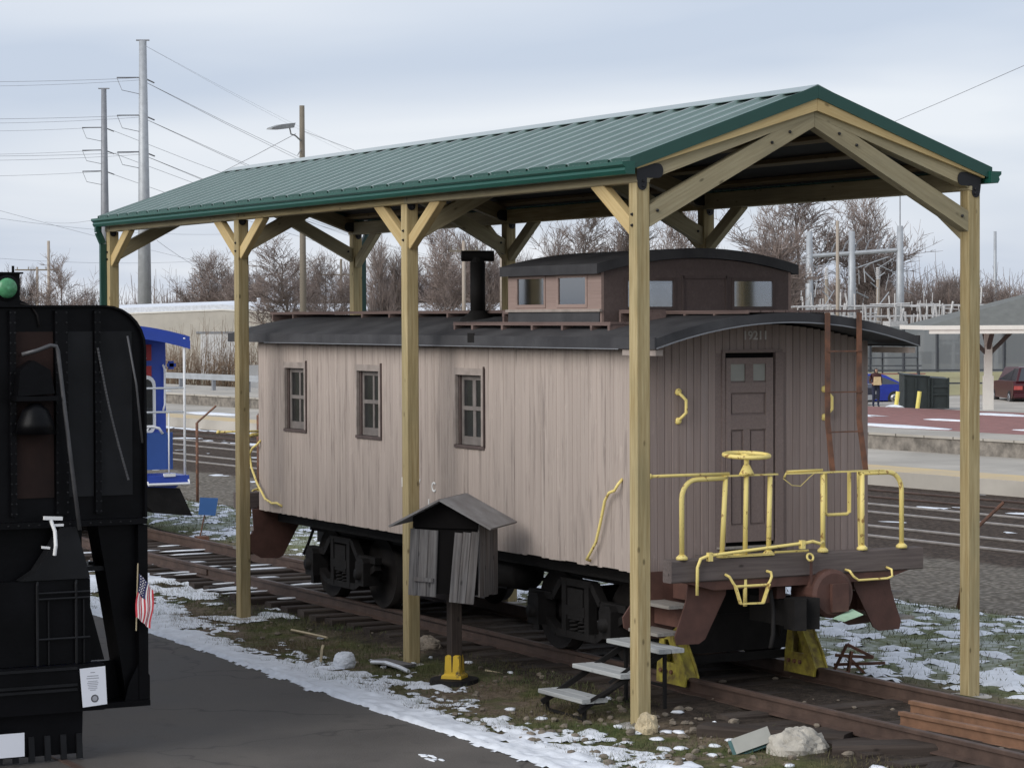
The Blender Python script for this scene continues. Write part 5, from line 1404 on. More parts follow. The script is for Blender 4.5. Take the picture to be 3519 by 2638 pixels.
# boulder, flood lamp and broken ties by the track end
def boulder(nm, c, r, seed, label, cat, m, squash=(1, 1, 1), grp=None):
    mb = MB(); n, k = 44, 26
    mb.blob(c, r * squash[0], r * squash[1], r * squash[2], seed, n, k, .0)
    for i, v in enumerate(mb.v):
        d = Vector(v) - Vector(c); q = d.normalized() * 1.6
        f = 1 + .17 * mno.fractal(q + Vector((seed, 0, 0)), 1.0, 2.0, 4) + .07 * mno.fractal(q * 4 + Vector((seed, 2, 0)), 1.0, 2.0, 3) + .10 * mno.voronoi(q * 1.5 + Vector((seed, 2, 0)))[0][0]
        mb.v[i] = tuple(Vector(c) + d * f)
    return tag(mb.build(nm, m), label, cat, grp)
boulder('boulder', (2.05, .36, .0), .26, 5, 'pale lumpy boulder at the end of a rotten tie', 'boulder', M['rock'], (.9, 1.05, .95))
fl_ = thing('flood_lamp', 'small dark teal flood lamp leaning beside the pale boulder', 'lamp', (1.75, .02, 0), rad(-35))
mb = MB(); mb.bar((1.70, -.10, .04), (1.84, .18, .15), .16, .10, (1, 0, .6)); mb.build('housing', M['teal'], fl_)
mb = MB(); mb.bar((1.77, -.12, .09), (1.91, .16, .20), .14, .012, (1, 0, .6)); mb.build('lens', M['glassgrey'], fl_)
mb = MB(); mb.tube([(1.62, -.1, 0), (1.68, .0, .1), (1.72, .14, .06)], .01, 6); mb.build('bracket', M['iron'], fl_)
timber('rotten_tie', (2.35, .50, .06), (2.95, 1.35, .10), .34, .19, M['tie'], None, ch=.03, label='rotten split tie end jutting out beside the boulder', category='tie')
timber('old_tie', (.75, .20, .045), (1.9, .98, .055), .26, .17, M['tie'], None, ch=.03, label='dark old tie lying askew between the front post and the boulder', category='tie')
timber('tie_block', (3.35, .9, .03), (4.2, .1, .05), .26, .17, M['tie'], None, ch=.03, label='dark tie at the corner beside the running rail past the boulder', category='tie')
# clutter on the verge
timber('board_scrap', (-5.15, -.28, .045), (-4.55, -.20, .045), .22, .03, M['boxgrey'], None, label='grey board lying at the foot of the second shelter post', category='board')
mb = MB(); mb.tube([(-5.0, -.42, .05), (-4.7, -.40, .08), (-4.45, -.36, .06), (-4.2, -.36, .04)], .022, 6); tag(mb.build('snowy_stick', M['snow']), 'snow covered stick beside the grey board at a post foot', 'stick')
boulder('snow_lump', (-5.05, -.72, .07), .11, 3, 'lump of white snow on brown grass before the second post', 'snow lump', M['snow'], (.8, 1.1, .9))
for pts, lab in (([(-5.5, -.8, .02), (-5.49, -.79, .16), (-5.5, -.77, .2)], 'short pale stub of wood standing in the grass near the snow lump'), ([(-8.1, -.05, .05), (-7.7, -.05, .06), (-7.2, .02, .05)], 'long pale bent stick lying on dead grass by the track'), ([(-3.6, .25, .08), (-3.3, .3, .07)], 'short pale stick on the dark trackbed behind the call box')):
    mb = MB(); mb.tube(pts, .016, 5); tag(mb.build('stick', M['straw']), lab, 'stick')
boulder('stone_block', (-5.6, .55, .09), .16, 9, 'rough pale stone lying against the ends of the ties', 'stone', M['stone'], (1.3, .8, .7))
boulder('yellow_stone', (.32, -.12, .06), .12, 12, 'ochre broken stone beside the front shelter post footing', 'stone', M['straw'], (.8, .8, 1))
mb = MB()
for i in range(300):
    k = R.random()
    if k < .45: x, y = R.gauss(.4, 1.3), R.uniform(-1.3, .6)
    elif k < .8: x, y = R.uniform(-12, 4), R.uniform(-.9, .8)
    else: x, y = R.uniform(-2, 6), R.uniform(.8, 3.2)
    r = R.uniform(.010, .034) * (1.4 if k < .45 else 1)
    mb.blob((x, y, gz(x, y) + r * .4), r * R.uniform(.8, 1.4), r * R.uniform(.8, 1.4), r * .7, i, 6, 4, .3)
mb.build('gravel', M['stone'], None, kind='stuff')
mb = MB()
for i in range(70):
    x, y = R.uniform(-12, 4), R.uniform(-1.3, .5)
    if R.random() < .35: x = R.gauss(.6, 1.0)
    r = R.uniform(.02, .06); mb.blob((x, y, gz(x, y) + .008), r * R.uniform(1, 2), r, .018, i + 900, 7, 4, .3)
mb.build('snow', M['snow'], None, True, kind='stuff')
mb = MB()
for i in range(9):
    x, y = [(.55, -2.45), (.75, -2.48), (.66, -2.4)][i % 3]; mb.blob((x + R.gauss(0, .06), y + R.gauss(0, .02), .02), R.uniform(.03, .08), R.uniform(.015, .03), .008, i, 9, 4, .4)
mb.build('snow', M['snow'], None, True, kind='stuff')
# grass
mb = MB()
def blade(x, y, h, w_):
    t = R.uniform(0, 6.283); z = gz(x, y) - .005; lx, ly = R.gauss(0, .45) * h, R.gauss(0, .45) * h
    b = len(mb.v); mb.v += [(x - w_ * math.cos(t), y - w_ * math.sin(t), z), (x + w_ * math.cos(t), y + w_ * math.sin(t), z), (x + lx, y + ly, z + h)]; mb.face((b, b + 1, b + 2))
c = 0
while c < 26000:
    x, y = R.uniform(-15, 4.5), R.uniform(-1.35, .65)
    if fb(x, y, 1.1, 51) + R.uniform(-.35, .35) < -.08: continue
    blade(x, y, R.uniform(.02, .075), .0035); c += 1
for i in range(22000):
    x, y = R.uniform(-34, 4.5), R.uniform(3.75, 10.2)
    if mv(x, y) > -8.6: continue
    blade(x, y, R.uniform(.03, .085), .006)
mb.build('grass', M['grass'], None, frame=Matrix.Identity(4), kind='stuff')

# ------------------------------------------------------------------ bare trees
FZ = -0.4
def tree_meshes(seed, H, W, kind=0):
    q = random.Random(seed); tr = MB(); cr = MB()
    def grow(p, d, L, r, lvl, mx):
        n = 4 if lvl < 2 else 3; pts = [p]; dd = d
        for i in range(n):
            dd = (dd + Vector((q.gauss(0, .13), q.gauss(0, .13), q.gauss(.02, .08) + (.02 if lvl > 1 else 0)))).normalized()
            pts.append(pts[-1] + dd * (L / n))
        rs = [r * (1 - .55 * i / n) for i in range(n + 1)]
        (tr if lvl < 2 else cr).tube(pts, rs, 6 if lvl < 2 else 3, cap=False)
        if lvl >= mx: return
        k = {0: 10 if kind == 0 else 13, 1: 8, 2: 7, 3: 5, 4: 3}[lvl]
        for i in range(k):
            t = q.uniform(.32 if lvl == 0 else .18, 1.0); f = t * n; j = min(n - 1, int(f)); pp = pts[j].lerp(pts[j + 1], f - j)
            ax = Vector((q.gauss(0, 1), q.gauss(0, 1), q.gauss(0, .3))).normalized()
            spread = (q.uniform(.55, 1.15) if kind == 0 else q.uniform(.4, .8)) * (1.15 if lvl > 1 else 1)
            nd = (dd + ax * spread).normalized(); nd.z = max(nd.z, -.05 if lvl > 1 else .12); nd.normalize()
            LL = L * (q.uniform(.42, .68) if lvl == 0 else q.uniform(.45, .75))
            grow(pp, nd, LL, max(.018, rs[j] * q.uniform(.38, .55)), lvl + 1, mx)
        if lvl == 0:
            for i in range(2): grow(pts[-1], (dd + Vector((q.gauss(0, .3), q.gauss(0, .3), .2))).normalized(), L * .6, rs[-1] * .8, 1, mx)
    grow(Vector((0, 0, 0)), Vector((q.gauss(0, .04), q.gauss(0, .04), 1)).normalized(), 5.2, .17, 0, 4)
    zs = max(v[2] for v in cr.v); ws = max(max(abs(v[0]), abs(v[1])) for v in cr.v)
    for b_ in (tr, cr): b_.v = [(v[0] * W / ws, v[1] * W / ws, v[2] * H / zs) for v in b_.v]
    I = Matrix.Identity(4)
    return tr.mesh('trunk', M['bark'], True, I)[0], cr.mesh('crown', M['twig'], False, I)[0]
protos = [tree_meshes(100 + i, 10, 3.9 if i % 2 == 0 else 2.6, i % 2) for i in range(6)]
TREES = [(-172.8, 50.1, 9.2, 2.4, 'bare tree with an open rounded crown beside the thin utility poles', 0), (-193.8, 53.2, 8.6, 2.0, 'bare tree partly hidden by the green locomotive lamp', 1),
 (-146.2, 57.8, 9.9, 3.6, 'big spreading bare tree between the first two posts, behind the light pole', 0), (-153.8, 64.7, 9.0, 2.4, 'bare tree just past the light pole, half behind the far shelter post', 2),
 (-133.9, 59.6, 9.8, 1.9, 'slim dark bare tree left of the second post, many upright limbs', 1), (-147.1, 66.8, 9.4, 2.0, 'slim bare tree close beside the second shelter post', 3),
 (-150.1, 71.9, 10.4, 2.8, 'bare tree seen between the second post and the stovepipe', 2), (-157.6, 79.2, 10.0, 2.6, 'bare tree right behind the stovepipe cap', 5),
 (-146.8, 78.2, 10.4, 3.0, 'bare tree over the cupola end nearest the stovepipe', 4), (-132.3, 73.6, 10.9, 3.2, 'wide bare tree above the middle of the cupola roof', 0),
 (-144.3, 83.0, 11.2, 3.0, 'bare tree above the cupola close to the front post', 3), (-133.8, 81.4, 11.0, 2.8, 'bare tree just past the front shelter post', 2),
 (-157.9, 99.9, 10.2, 2.2, 'smaller bare tree behind the far corner brace', 1), (-135.2, 89.5, 11.9, 3.4, 'tall bare tree reaching the shelter eave above the cupola corner', 4),
 (-177.8, 122.4, 15.4, 6.2, 'largest bare tree with fanned branches behind the first steel pole', 0), (-177.8, 128.0, 14.4, 4.9, 'bare tree with drooping twigs behind the middle steel pole', 2),
 (-176.3, 129.6, 9.6, 2.8, 'low bare tree between the middle and tallest steel poles', 5), (-158.2, 120.9, 7.6, 2.6, 'short bare tree past the tallest steel pole', 4),
 (-165.0, 129.5, 8.0, 2.0, 'short bare tree touching the right hand shelter post' if 0 else 'short bare tree beside the far corner shelter post', 3), (-162.6, 134.2, 7.0, 2.0, 'small bare tree above the hipped canopy roof', 1),
 (-171.5, 138.7, 6.6, 1.8, 'faint small bare tree behind the canopy roof ridge', 5), (-204.7, 75.5, 6.6, 1.8, 'small bare tree above the beige warehouse roof', 3),
 (-193.6, 75.1, 7.0, 2.4, 'low bare tree beside the first shelter post over the warehouse', 0), (-190.7, 59.1, 6.6, 1.8, 'small bare tree behind the corner downspout', 2), (-121.3, 62.2, 8.0, 2.2, 'thin reddish bare tree between stovepipe and second post', 1)]
for i, (x, y, h, w_, lab, pi) in enumerate(TREES):
    t = thing('tree', lab, 'tree', (x, y, FZ), 0, 'bare trees behind the railway')
    sx = w_ * 1.45 / (3.9 if pi % 2 == 0 else 2.6); M4 = Matrix.Translation((x, y, FZ)) @ Matrix.Rotation(R.uniform(0, 6.28), 4, 'Z') @ Matrix.Diagonal((sx * 1.08, sx * 1.08, (h * (1.12 if 5 < i < 17 else 1.0) + .4) / 10, 1))
    place('trunk', protos[pi][0], M4, t); place('crown', protos[pi][1], M4, t)
for i in range(34):
    f = i / 33; x = -196 + 40 * f + R.uniform(-4, 4); y = 70 + 62 * f + R.uniform(-4, 4); pi = i % 6; h = R.uniform(8.2, 10.6) * (1 if f < .75 else .8)
    t = thing('tree', 'bare tree in the hazy brown woodland row far behind the railway', 'tree', (x, y, FZ), 0, 'woodland row far behind'); sx = R.uniform(3.2, 4.8) / (3.9 if pi % 2 == 0 else 2.6)
    M4 = Matrix.Translation((x, y, FZ)) @ Matrix.Rotation(R.uniform(0, 6.28), 4, 'Z') @ Matrix.Diagonal((sx, sx, h / 10, 1)); place('trunk', protos[pi][0], M4, t); place('crown', protos[pi][1], M4, t)
# far brush and woods: one brown mass of stems
V0 = Vector((20.5, -12.1, 0))
def brush(mb, x0, y0, x1, y1, n, h0, h1, r, depth, seed, tall=0.0):
    q = random.Random(seed); a = Vector((x0, y0, 0)); b_ = Vector((x1, y1, 0)); nn = Vector((-(b_ - a).y, (b_ - a).x, 0)).normalized()
    for i in range(n):
        t = q.random(); p = a.lerp(b_, t) + nn * q.uniform(0, depth)
        hm = .5 + .5 * fb(p.x, p.y, .06, seed); h = q.uniform(h0, h1) * (.75 + .6 * hm) + (q.random() ** 6) * tall
        l = Vector((q.gauss(0, .13), q.gauss(0, .13), 0)) * h
        e = p + l + Vector((0, 0, h)); z = FZ
        m_ = p.lerp(e, .5); m_.z = h * .5 + z
        mb.tube([(p.x, p.y, z), m_, (e.x, e.y, h + z)], [r, r * .7, r * .3], 3, cap=False)
        for k in range(3):
            s0 = p.lerp(e, q.uniform(.35, .8)); s0.z = z + h * ((s0 - p).length / max(.01, (e - p).length)) if l.length > .01 else z + h * .5
            dr_ = Vector((q.gauss(0, .5), q.gauss(0, .5), q.uniform(.3, .9))) * h * .3
            mb.tube([s0, s0 + dr_], [r * .5, r * .2], 3, cap=False)
mb = MB(); brush(mb, -245, 60, -190, 100, 3800, 3.2, 6.0, .055, 10, 3, 3.0); brush(mb, -200, 95, -165, 165, 5200, 3.4, 6.2, .055, 10, 4, 3.5)
mb.build('woods', M['twig'], None, kind='stuff')
mb = MB(); brush(mb, -180, 64, -152, 130, 4600, 2.0, 4.4, .038, 6, 5, 2.5); mb.build('brush', M['brush'], None, kind='stuff')
mb = MB(); brush(mb, -125, 41, -118, 60, 1500, .9, 2.2, .02, 3.0, 6, 3.0); mb.build('dry_reeds', M['reed'], None, kind='stuff')

# ------------------------------------------------------------------ poles and wires
def monopole(x, y, H, r0, r1, lab, heights, m):
    t = thing('transmission_pole', lab, 'pole', (x, y, FZ), 0, 'steel transmission poles')
    mb = MB(); mb.tube([(x, y, FZ - .3), (x, y, H * .5), (x, y, H)], [r0, (r0 + r1) / 2, r1], 12); mb.build('shaft', m, t, True)
    mb = MB(); mb.bar((x - .3, y - .55, H + .06), (x + .3, y + .55, H + .06), .3, .12); mb.build('top_arm', M['galvdark'], t)
    for h in heights:
        mb = MB(); mb.tube([(x, y, h), (x - .1, y - 2.6, h - .1)], .07, 6); mb.tube([(x, y, h), (x - 2.2, y + 1.9, h - .25)], .07, 6)
        mb.tube([(x - .1, y - 2.6, h - .1), (x + .2, y - 2.2, h - 1.3), (x, y - .3, h - 1.6)], .03, 4); mb.build('insulator', M['galvdark'], t)
monopole(-217.3, 72.9, 30.3, .74, .36, 'tall pale grey steel transmission pole, the larger of the two', (26.8, 23.2, 19.7), M['galv'])
monopole(-267.0, 85.9, 30.1, .66, .30, 'slimmer darker steel transmission pole farther away beside the tall pale one', (25.7, 23.1, 20.7), M['galvdark'])
def wire(pts, r, sag, lab, grp='overhead wires'):
    a, b_ = Vector(pts[0]), Vector(pts[1]); k = 14
    mb = MB(); mb.tube([tuple(a.lerp(b_, i / k) - Vector((0, 0, sag * 4 * (i / k) * (1 - i / k)))) for i in range(k + 1)], r * .5, 4)
    return tag(mb.build('overhead_wire', M['wire']), lab, 'wire', grp)
for lv, z, ze in (('second highest', 26.78, 21.57), ('third', 23.22, 17.83), ('lowest', 19.66, 14.09), ('topmost', 30.26, 26.56)):
    for o_ in (0, .9): wire([(-217.3, 72.9, z - .3 + o_ * 0), (-588.2, 334.9 + o_ * 6, ze)], .045 if z < 30 else .02, 5, lv + ' overhead wire sloping from the taller steel pole down to the shelter roof', lv + ' wires from the taller pole')
for lv, z, z2 in (('highest', 26.78, 24.99), ('middle', 23.22, 21.65), ('lowest', 19.66, 18.3)):
    wire([(-217.3, 72.9, z), (-214.0, 47.0, z2 + .2)], .035, .2, lv + ' of the level wire pairs running from the taller steel pole past the slimmer one', lv + ' level wires'); wire([(-217.3, 72.9, z - .2), (-215, 47.0, z2 - .1)], .03, .3, lv + ' of the level wire pairs running from the taller steel pole past the slimmer one', lv + ' level wires')
for lv, z, z2, z3 in (('highest', 25.74, 24.8, 21.24), ('middle', 23.12, 22.16, 17.67), ('lowest', 20.66, 19.73, 14.11)):
    wire([(-267.0, 85.9, z), (-268.9, 60.8, z2)], .035, .3, lv + ' level wire leaving the slimmer steel pole away from the tall one'); wire([(-267, 85.9, z), (-671.9, 390.7, z3)], .05, 6, lv + ' sloping wire passing from the slimmer steel pole behind the tall one')
wire([(-109.9, 62.3, 9.46), (-10.3, 15.3, 8.5)], .012, .6, 'single dark wire rising across the open sky beyond the shelter ridge')
wire([(-178.3, 39.7, 12.64), (-276.3, 111.2, 14.35)], .025, 1.2, 'low faint wire crossing the sky under the shelter corner', 'low wires'); wire([(-158.4, 34.6, 13.03), (-347.2, 148.3, 8.42)], .025, .6, 'low faint wire crossing the sky under the shelter corner', 'low wires'); wire([(-218.0, 50.1, 10.13), (-260.3, 98.8, 10.5)], .025, .8, 'low faint wire crossing the sky under the shelter corner', 'low wires')
wire([(-216.8, 74.0, 11.19), (-285.0, 116.1, 7.03)], .04, 1.5, 'dark cable sloping down from the taller steel pole between shelter posts')
lp = thing('street_light', 'wooden pole with a grey cobra head lamp rising behind the shelter roof', 'street light', (-85.6, 33.2, FZ))
mb = MB(); mb.tube([(-85.6, 33.2, FZ), (-85.6, 33.2, 13.1)], [.17, .115], 10); mb.build('pole', M['polewood'], lp, True)
mb = MB(); mb.tube([(-85.6, 33.2, 11.5), (-85.3, 32.75, 11.75), (-85.2, 32.5, 11.8), (-85.15, 32.4, 12.15)], .035, 6); mb.tube([(-85.6, 33.2, 11.3), (-85.4, 32.9, 10.9)], .02, 5); mb.build('arm', M['lampgrey'], lp)
mb = MB(); mb.prism([(-85.25, 32.5, 12.28), (-84.95, 31.7, 12.16), (-84.75, 31.2, 12.0), (-84.75, 31.15, 11.93), (-84.95, 31.7, 11.95), (-85.2, 32.4, 12.06)], (.35, .1, 0)); mb.build('lamp_head', M['lampgrey'], lp)
wire([(-85.7, 33.2, 12.02), (-240.4, 136.6, 15.14)], .02, .8, 'thin wire leading from the street light pole down behind the roof ridge'); wire([(-84.9, 32.6, 11.8), (-270.2, 79.8, 14.86)], .03, 1.4, 'dark wire crossing from the street light pole down to the low roof corner')
def upole(x, y, H, r, lab, arms=(), m='polepale', az=1.1):
    t = thing('utility_pole', lab, 'pole', (x, y, FZ), 0, 'distant utility poles')
    mb = MB(); mb.tube([(x, y, FZ), (x, y, H)], [r, r * .75], 8); mb.build('pole', M[m], t, True)
    d = Vector((math.cos(az), math.sin(az), 0))
    for h, w_ in arms:
        mb = MB(); mb.bar(Vector((x, y, h)) - d * w_, Vector((x, y, h)) + d * w_, .14, .14)
        for k in (-.9, -.4, .4, .9): mb.tube([Vector((x, y, h)) + d * w_ * k, Vector((x, y, h + .3)) + d * w_ * k], .05, 5)
        mb.build('crossarm', M['polewood'], t)
upole(-202.2, 58.6, 10.6, .17, 'plain wooden utility pole standing alone left of the corner downspout')
upole(-231.8, 66.8, 8.9, .17, 'utility pole with a wide crossarm beside the green lamp', ((8.6, 2.2),))
upole(-190.2, 81.5, 8.9, .15, 'dark utility pole with crossarm in front of the woods', ((7.5, 2.0),), 'polewood')
upole(-164.6, 65.8, 7.2, .10, 'thin steel pole in front of the big spreading tree', (), 'galvdark')
upole(-140.5, 68.7, 9.0, .16, 'pale wooden pole beside the stovepipe with transformer can', ((8.3, 1.0),))
upole(-148.1, 75.6, 9.1, .16, 'pale wooden pole just right of the stovepipe' if 0 else 'pale wooden pole between stovepipe and cupola')
upole(-103.6, 74.3, 9.2, .12, 'slender pale wooden pole in front of the substation')
upole(-163.3, 132.7, 11.1, .17, 'tall pale pole over the canopy roof beyond the corner post', (), 'galv')
upole(-160.7, 137.5, 7.0, .2, 'stout pale pole behind the canopy roof', ())

# ------------------------------------------------------------------ substation
G1 = Vector((-146.0, 101.2, 0)); G3 = Vector((-142.8, 107.4, 0)); GD = (G3 - G1).normalized()
ss = thing('substation_frame', 'grey steel frame of tall tapered poles with crossbeams in the substation', 'steel frame', (G1.x, G1.y, FZ))
for k, p in enumerate((G1, Vector((-144.5, 104.1, 0)), G3)):
    mb = MB(); mb.tube([(p.x, p.y, FZ), (p.x, p.y, 10.6 if k == 2 else 10.2)], [.40, .23], 12); mb.build('pole', M['galv'], ss, True)
mb = MB(); mb.tube([(G3.x, G3.y, 10.5), (G3.x, G3.y, 14.5)], .05, 6); mb.build('lightning_rod', M['galvdark'], ss)
a = G1 + GD * .1; b_ = G3 - GD * .1
mb = MB(); mb.tube([(a.x, a.y, 8.3), (b_.x, b_.y, 8.75)], .17, 8); mb.tube([(G1.x, G1.y, 8.0), (G1.x - 1, G1.y - 1.6, 7.8)], .1, 6); mb.build('crossbeam', M['galv'], ss)
for k in range(7):
    p = a.lerp(b_, .1 + .13 * k); z = 8.45 + .06 * k
    mb = MB(); mb.tube([(p.x, p.y, z), (p.x + .1, p.y + .25, z + .7), (p.x + .3, p.y + .5, z + 1.0)], .06, 5); mb.build('insulator', M['galvdark'], ss)
mb = MB()
q = random.Random(77)
for k in range(34):
    p = G1.lerp(G3, q.uniform(-.1, 1.15)); z = q.uniform(5.4, 8.3); e = Vector((p.x + q.gauss(0, .4), p.y + q.gauss(0, .7), z - q.uniform(.3, 1.4))); mb.tube([(p.x, p.y, z), e], q.uniform(.02, .06), 4)
mb.build('hanging_conductors', M['galv'], ss, kind='stuff')
for k, (x, y, lab) in enumerate([(-149.2, 105.0, 'pale post with insulator stack between the first two steel poles'), (-149.6, 106.4, 'second pale post with insulator stack beside the middle steel pole'), (-147.9, 109.0, 'pale post with insulators between middle and tallest steel poles'), (-147.2, 110.6, 'pale post with insulators close to the tallest steel pole')]):
    t = thing('insulator_post', lab, 'post', (x, y, FZ), 0, 'insulator posts in the substation')
    mb = MB(); mb.tube([(x, y, FZ), (x, y, 6.6)], .15, 8); mb.build('pole', M['polepale'], t)
    mb = MB()
    for j in range(6): mb.lathe([(.2, 0), (.12, .12)], (x, y, 6.6 + .16 * j), n=8)
    mb.build('insulator', M['insul'], t)
for k in range(12):
    p = G1.lerp(G3, -.25 + .16 * k) + Vector((1.8 + (k % 3) * 1.1, -1.5 + (k % 2) * .7, 0)) * 1.6; w_ = q.uniform(.5, 1.1); h = q.uniform(2.2, 3.6)
    t = thing('switchgear', 'pale grey substation equipment with bushings below the steel crossbeams', 'switchgear', (p.x, p.y, FZ), 0, 'substation switchgear')
    mb = MB(); mb.box(p.x - w_ * .6, p.x + w_ * .6, p.y - w_, p.y + w_, h - 1.4, h); mb.box(p.x - w_ * .5, p.x - w_ * .35, p.y - w_ * .8, p.y - w_ * .6, FZ, h - 1.4); mb.box(p.x + w_ * .3, p.x + w_ * .5, p.y + w_ * .6, p.y + w_ * .8, FZ, h - 1.4); mb.build('tank', M['insul'] if k % 3 else M['galv'], t)
    for j in (-.6, 0, .6):
        mb = MB(); mb.tube([(p.x, p.y + j * w_, h), (p.x + .1, p.y + j * w_ * 1.5, h + q.uniform(.8, 1.5))], .09, 6); mb.build('bushing', M['insul'], t)
mb = MB()
for z in (3.6, 4.4):
    for k in range(2): mb.tube([(G1.x + 3 - k * 4, G1.y - 3, z), (G3.x + 2 - k * 4, G3.y + 8, z + .1)], .10, 6)
tag(mb.build('busbar', M['insul']), 'long pale horizontal pipes through the substation equipment', 'busbar')
mb = MB()
for k in range(260):
    p = G1.lerp(G3, q.uniform(-.35, 1.9)) + Vector((q.uniform(-1, 4), q.uniform(-2, 1.5), 0)); z = q.uniform(.6, 4.6); e = (Vector((0, 0, q.uniform(.4, 1.6))) if k % 3 else GD * q.uniform(.5, 1.6)) + Vector((q.gauss(0, .08), q.gauss(0, .08), q.gauss(0, .05))); mb.tube([(p.x, p.y, z), (p.x + e.x, p.y + e.y, z + e.z)], q.uniform(.02, .075), 4)
mb.build('switchgear_pipework', M['insul'], None, kind='stuff')

# ------------------------------------------------------------------ buildings
wh = thing('warehouse', 'long low beige warehouse with snowy white roof behind the reeds', 'warehouse', (-158, 56, FZ))
A0 = Vector((-161.5, 48.5, 0)); A1 = Vector((-154.6, 62.8, 0)); wd = (A1 - A0).normalized(); wn_ = Vector((-wd.y, wd.x, 0))
if wn_.x > 0: wn_ = -wn_
def wp(t, b_, z): p = A0.lerp(A1, t) + wn_ * b_; return (p.x, p.y, z)
mb = MB(); mb.prism([wp(0, 0, FZ), wp(1, 0, FZ), wp(1, 0, 4.0), wp(.62, 0, 4.35), wp(0, 0, 4.0)], wn_ * 14); mb.build('wall', M['beige'], wh)
mb = MB(); mb.prism([wp(-.02, 0, 4.02), wp(.62, 0, 4.38), wp(1.02, 0, 4.02), wp(1.02, 0, 4.26), wp(.62, 0, 4.72), wp(-.02, 0, 4.40)], wn_ * 14 + Vector((0, 0, .35)) - wn_ * .0); mb.build('roof', M['snow'], wh)
mb = MB(); mb.prism([wp(-.02, -.05, 3.92), wp(.62, -.05, 4.28), wp(1.02, -.05, 3.92), wp(1.02, -.05, 4.02), wp(.62, -.05, 4.38), wp(-.02, -.05, 4.02)], wn_ * .03); mb.build('eave_trim', M['fascia'], wh)
mb = MB(); mb.prism([wp(.52, -.03, FZ), wp(.72, -.03, FZ), wp(.72, -.03, 2.6), wp(.52, -.03, 2.6)], wn_ * .02); mb.build('loading_door', M['whitewall'], wh)
mb = MB(); mb.prism([wp(.50, -.06, 2.6), wp(.73, -.06, 2.6), wp(.73, -.06, 2.75), wp(.50, -.06, 2.75)], wn_ * .04); mb.build('door_header', M['galvdark'], wh)
mb = MB(); mb.tube([wp(.78, 2, 4.4), wp(.78, 2, 5.2)], .15, 8); mb.build('roof_vent', M['snow'], wh)
b2 = thing('building', 'low building with white snowy roof in front of the woods', 'building', (-176, 79, FZ))
c0 = Vector((-184.5, 74.0, 0)); c1 = Vector((-172.0, 100.0, 0)); cd = (c1 - c0); cn = Vector((-cd.y, cd.x, 0)).normalized()
if cn.x > 0: cn = -cn
mb = MB(); mb.prism([c0 + Vector((0, 0, FZ)), c1 + Vector((0, 0, FZ)), c1 + Vector((0, 0, 3.7)), c0 + Vector((0, 0, 3.7))], cn * 8); mb.build('wall', M['whitewall'], b2)
mb = MB(); mb.prism([c0 - cn * .3 + Vector((0, 0, 3.705)), c1 - cn * .3 + Vector((0, 0, 3.705)), c1 + cn * 4 + Vector((0, 0, 4.7)), c0 + cn * 4 + Vector((0, 0, 4.7))], Vector((0, 0, .25))); mb.build('roof', M['snow'], b2)
for k in range(6):
    p = c0.lerp(c1, .1 + .15 * k) - cn * .03; mb = MB(); mb.bar(p + Vector((0, 0, 1.6)), p + Vector((0, 0, 2.8)), 1.0, .04, cn); mb.build('window', M['glassdark'], b2)
sd_ = thing('shed', 'small dark roofed hut on brown posts beside the first shelter post', 'hut', (-119.3, 44.6, FZ))
mb = MB(); mb.prism([(-119.4, 43.7, 2.65), (-118.6, 45.9, 2.65), (-118.9, 45.3, 3.25), (-119.3, 44.3, 3.25)], (-3, 1, 0)); mb.build('roof', M['shingle'], sd_)
for x, y in ((-119.2, 43.9), (-118.7, 45.6), (-121.6, 44.9)):
    mb = MB(); mb.box(x - .1, x + .1, y - .1, y + .1, FZ, 2.7); mb.build('post', M['rust'], sd_)
mb = MB(); mb.box(-120.6, -120.5, 44.2, 45.6, FZ, 1.0); mb.build('panel', M['whitewall'], sd_)
# guardrail along the far road
gr = thing('guardrail', 'galvanised steel guardrail along the pale road before the reeds', 'guardrail', MF(75, 19.6, .3))
mb = MB(); pa, pb = MF(50, 19.6), MF(150, 19.6); mb.bar((pa.x, pa.y, .86), (pb.x, pb.y, .86), .05, .12); mb.bar((pa.x, pa.y, 1.02), (pb.x, pb.y, 1.02), .05, .12); mb.bar((pa.x, pa.y, .94), (pb.x, pb.y, .94), .03, .10); mb.build('beam', M['galv'], gr)
for k in range(18):
    p = MF(52 + k * 3.8, 19.7); mb = MB(); mb.box(p.x - .08, p.x + .08, p.y - .08, p.y + .08, .25, 1.0); mb.build('post', M['galvdark'], gr)
# depot canopy
cp = thing('platform_canopy', 'station platform canopy with grey hipped roof and cream fascia', 'canopy', (-54.9, 47.0, .32))
K = lambda d, v, z: Vector((-54.9 + .465 * d + (-.885) * v, 47.0 + .885 * d + .465 * v, z))
e0, e1, v0, v1, ze = -2.65, 14.0, -2.6, 3.4, 3.36
mb = MB(); cs = [K(e0, v0, ze), K(e1, v0, ze), K(e1, v1, ze), K(e0, v1, ze)]; r0, r1 = K(e0 + 6.4, (v0 + v1) / 2, ze + 1.75), K(e1 - 6, (v0 + v1) / 2, ze + 1.75)
b = len(mb.v); mb.v += [tuple(p) for p in cs] + [tuple(r0), tuple(r1)]
for f in ((0, 1, 5, 4), (1, 2, 5), (2, 3, 4, 5), (3, 0, 4), (3, 2, 1, 0)): mb.face(f)
mb.build('roof', M['shingle'], cp)
mb = MB()
def kbox(d0, d1, va, vb, z0, z1): mb.hexa([K(d0, va, z0), K(d1, va, z0), K(d1, vb, z0), K(d0, vb, z0), K(d0, va, z1), K(d1, va, z1), K(d1, vb, z1), K(d0, vb, z1)])
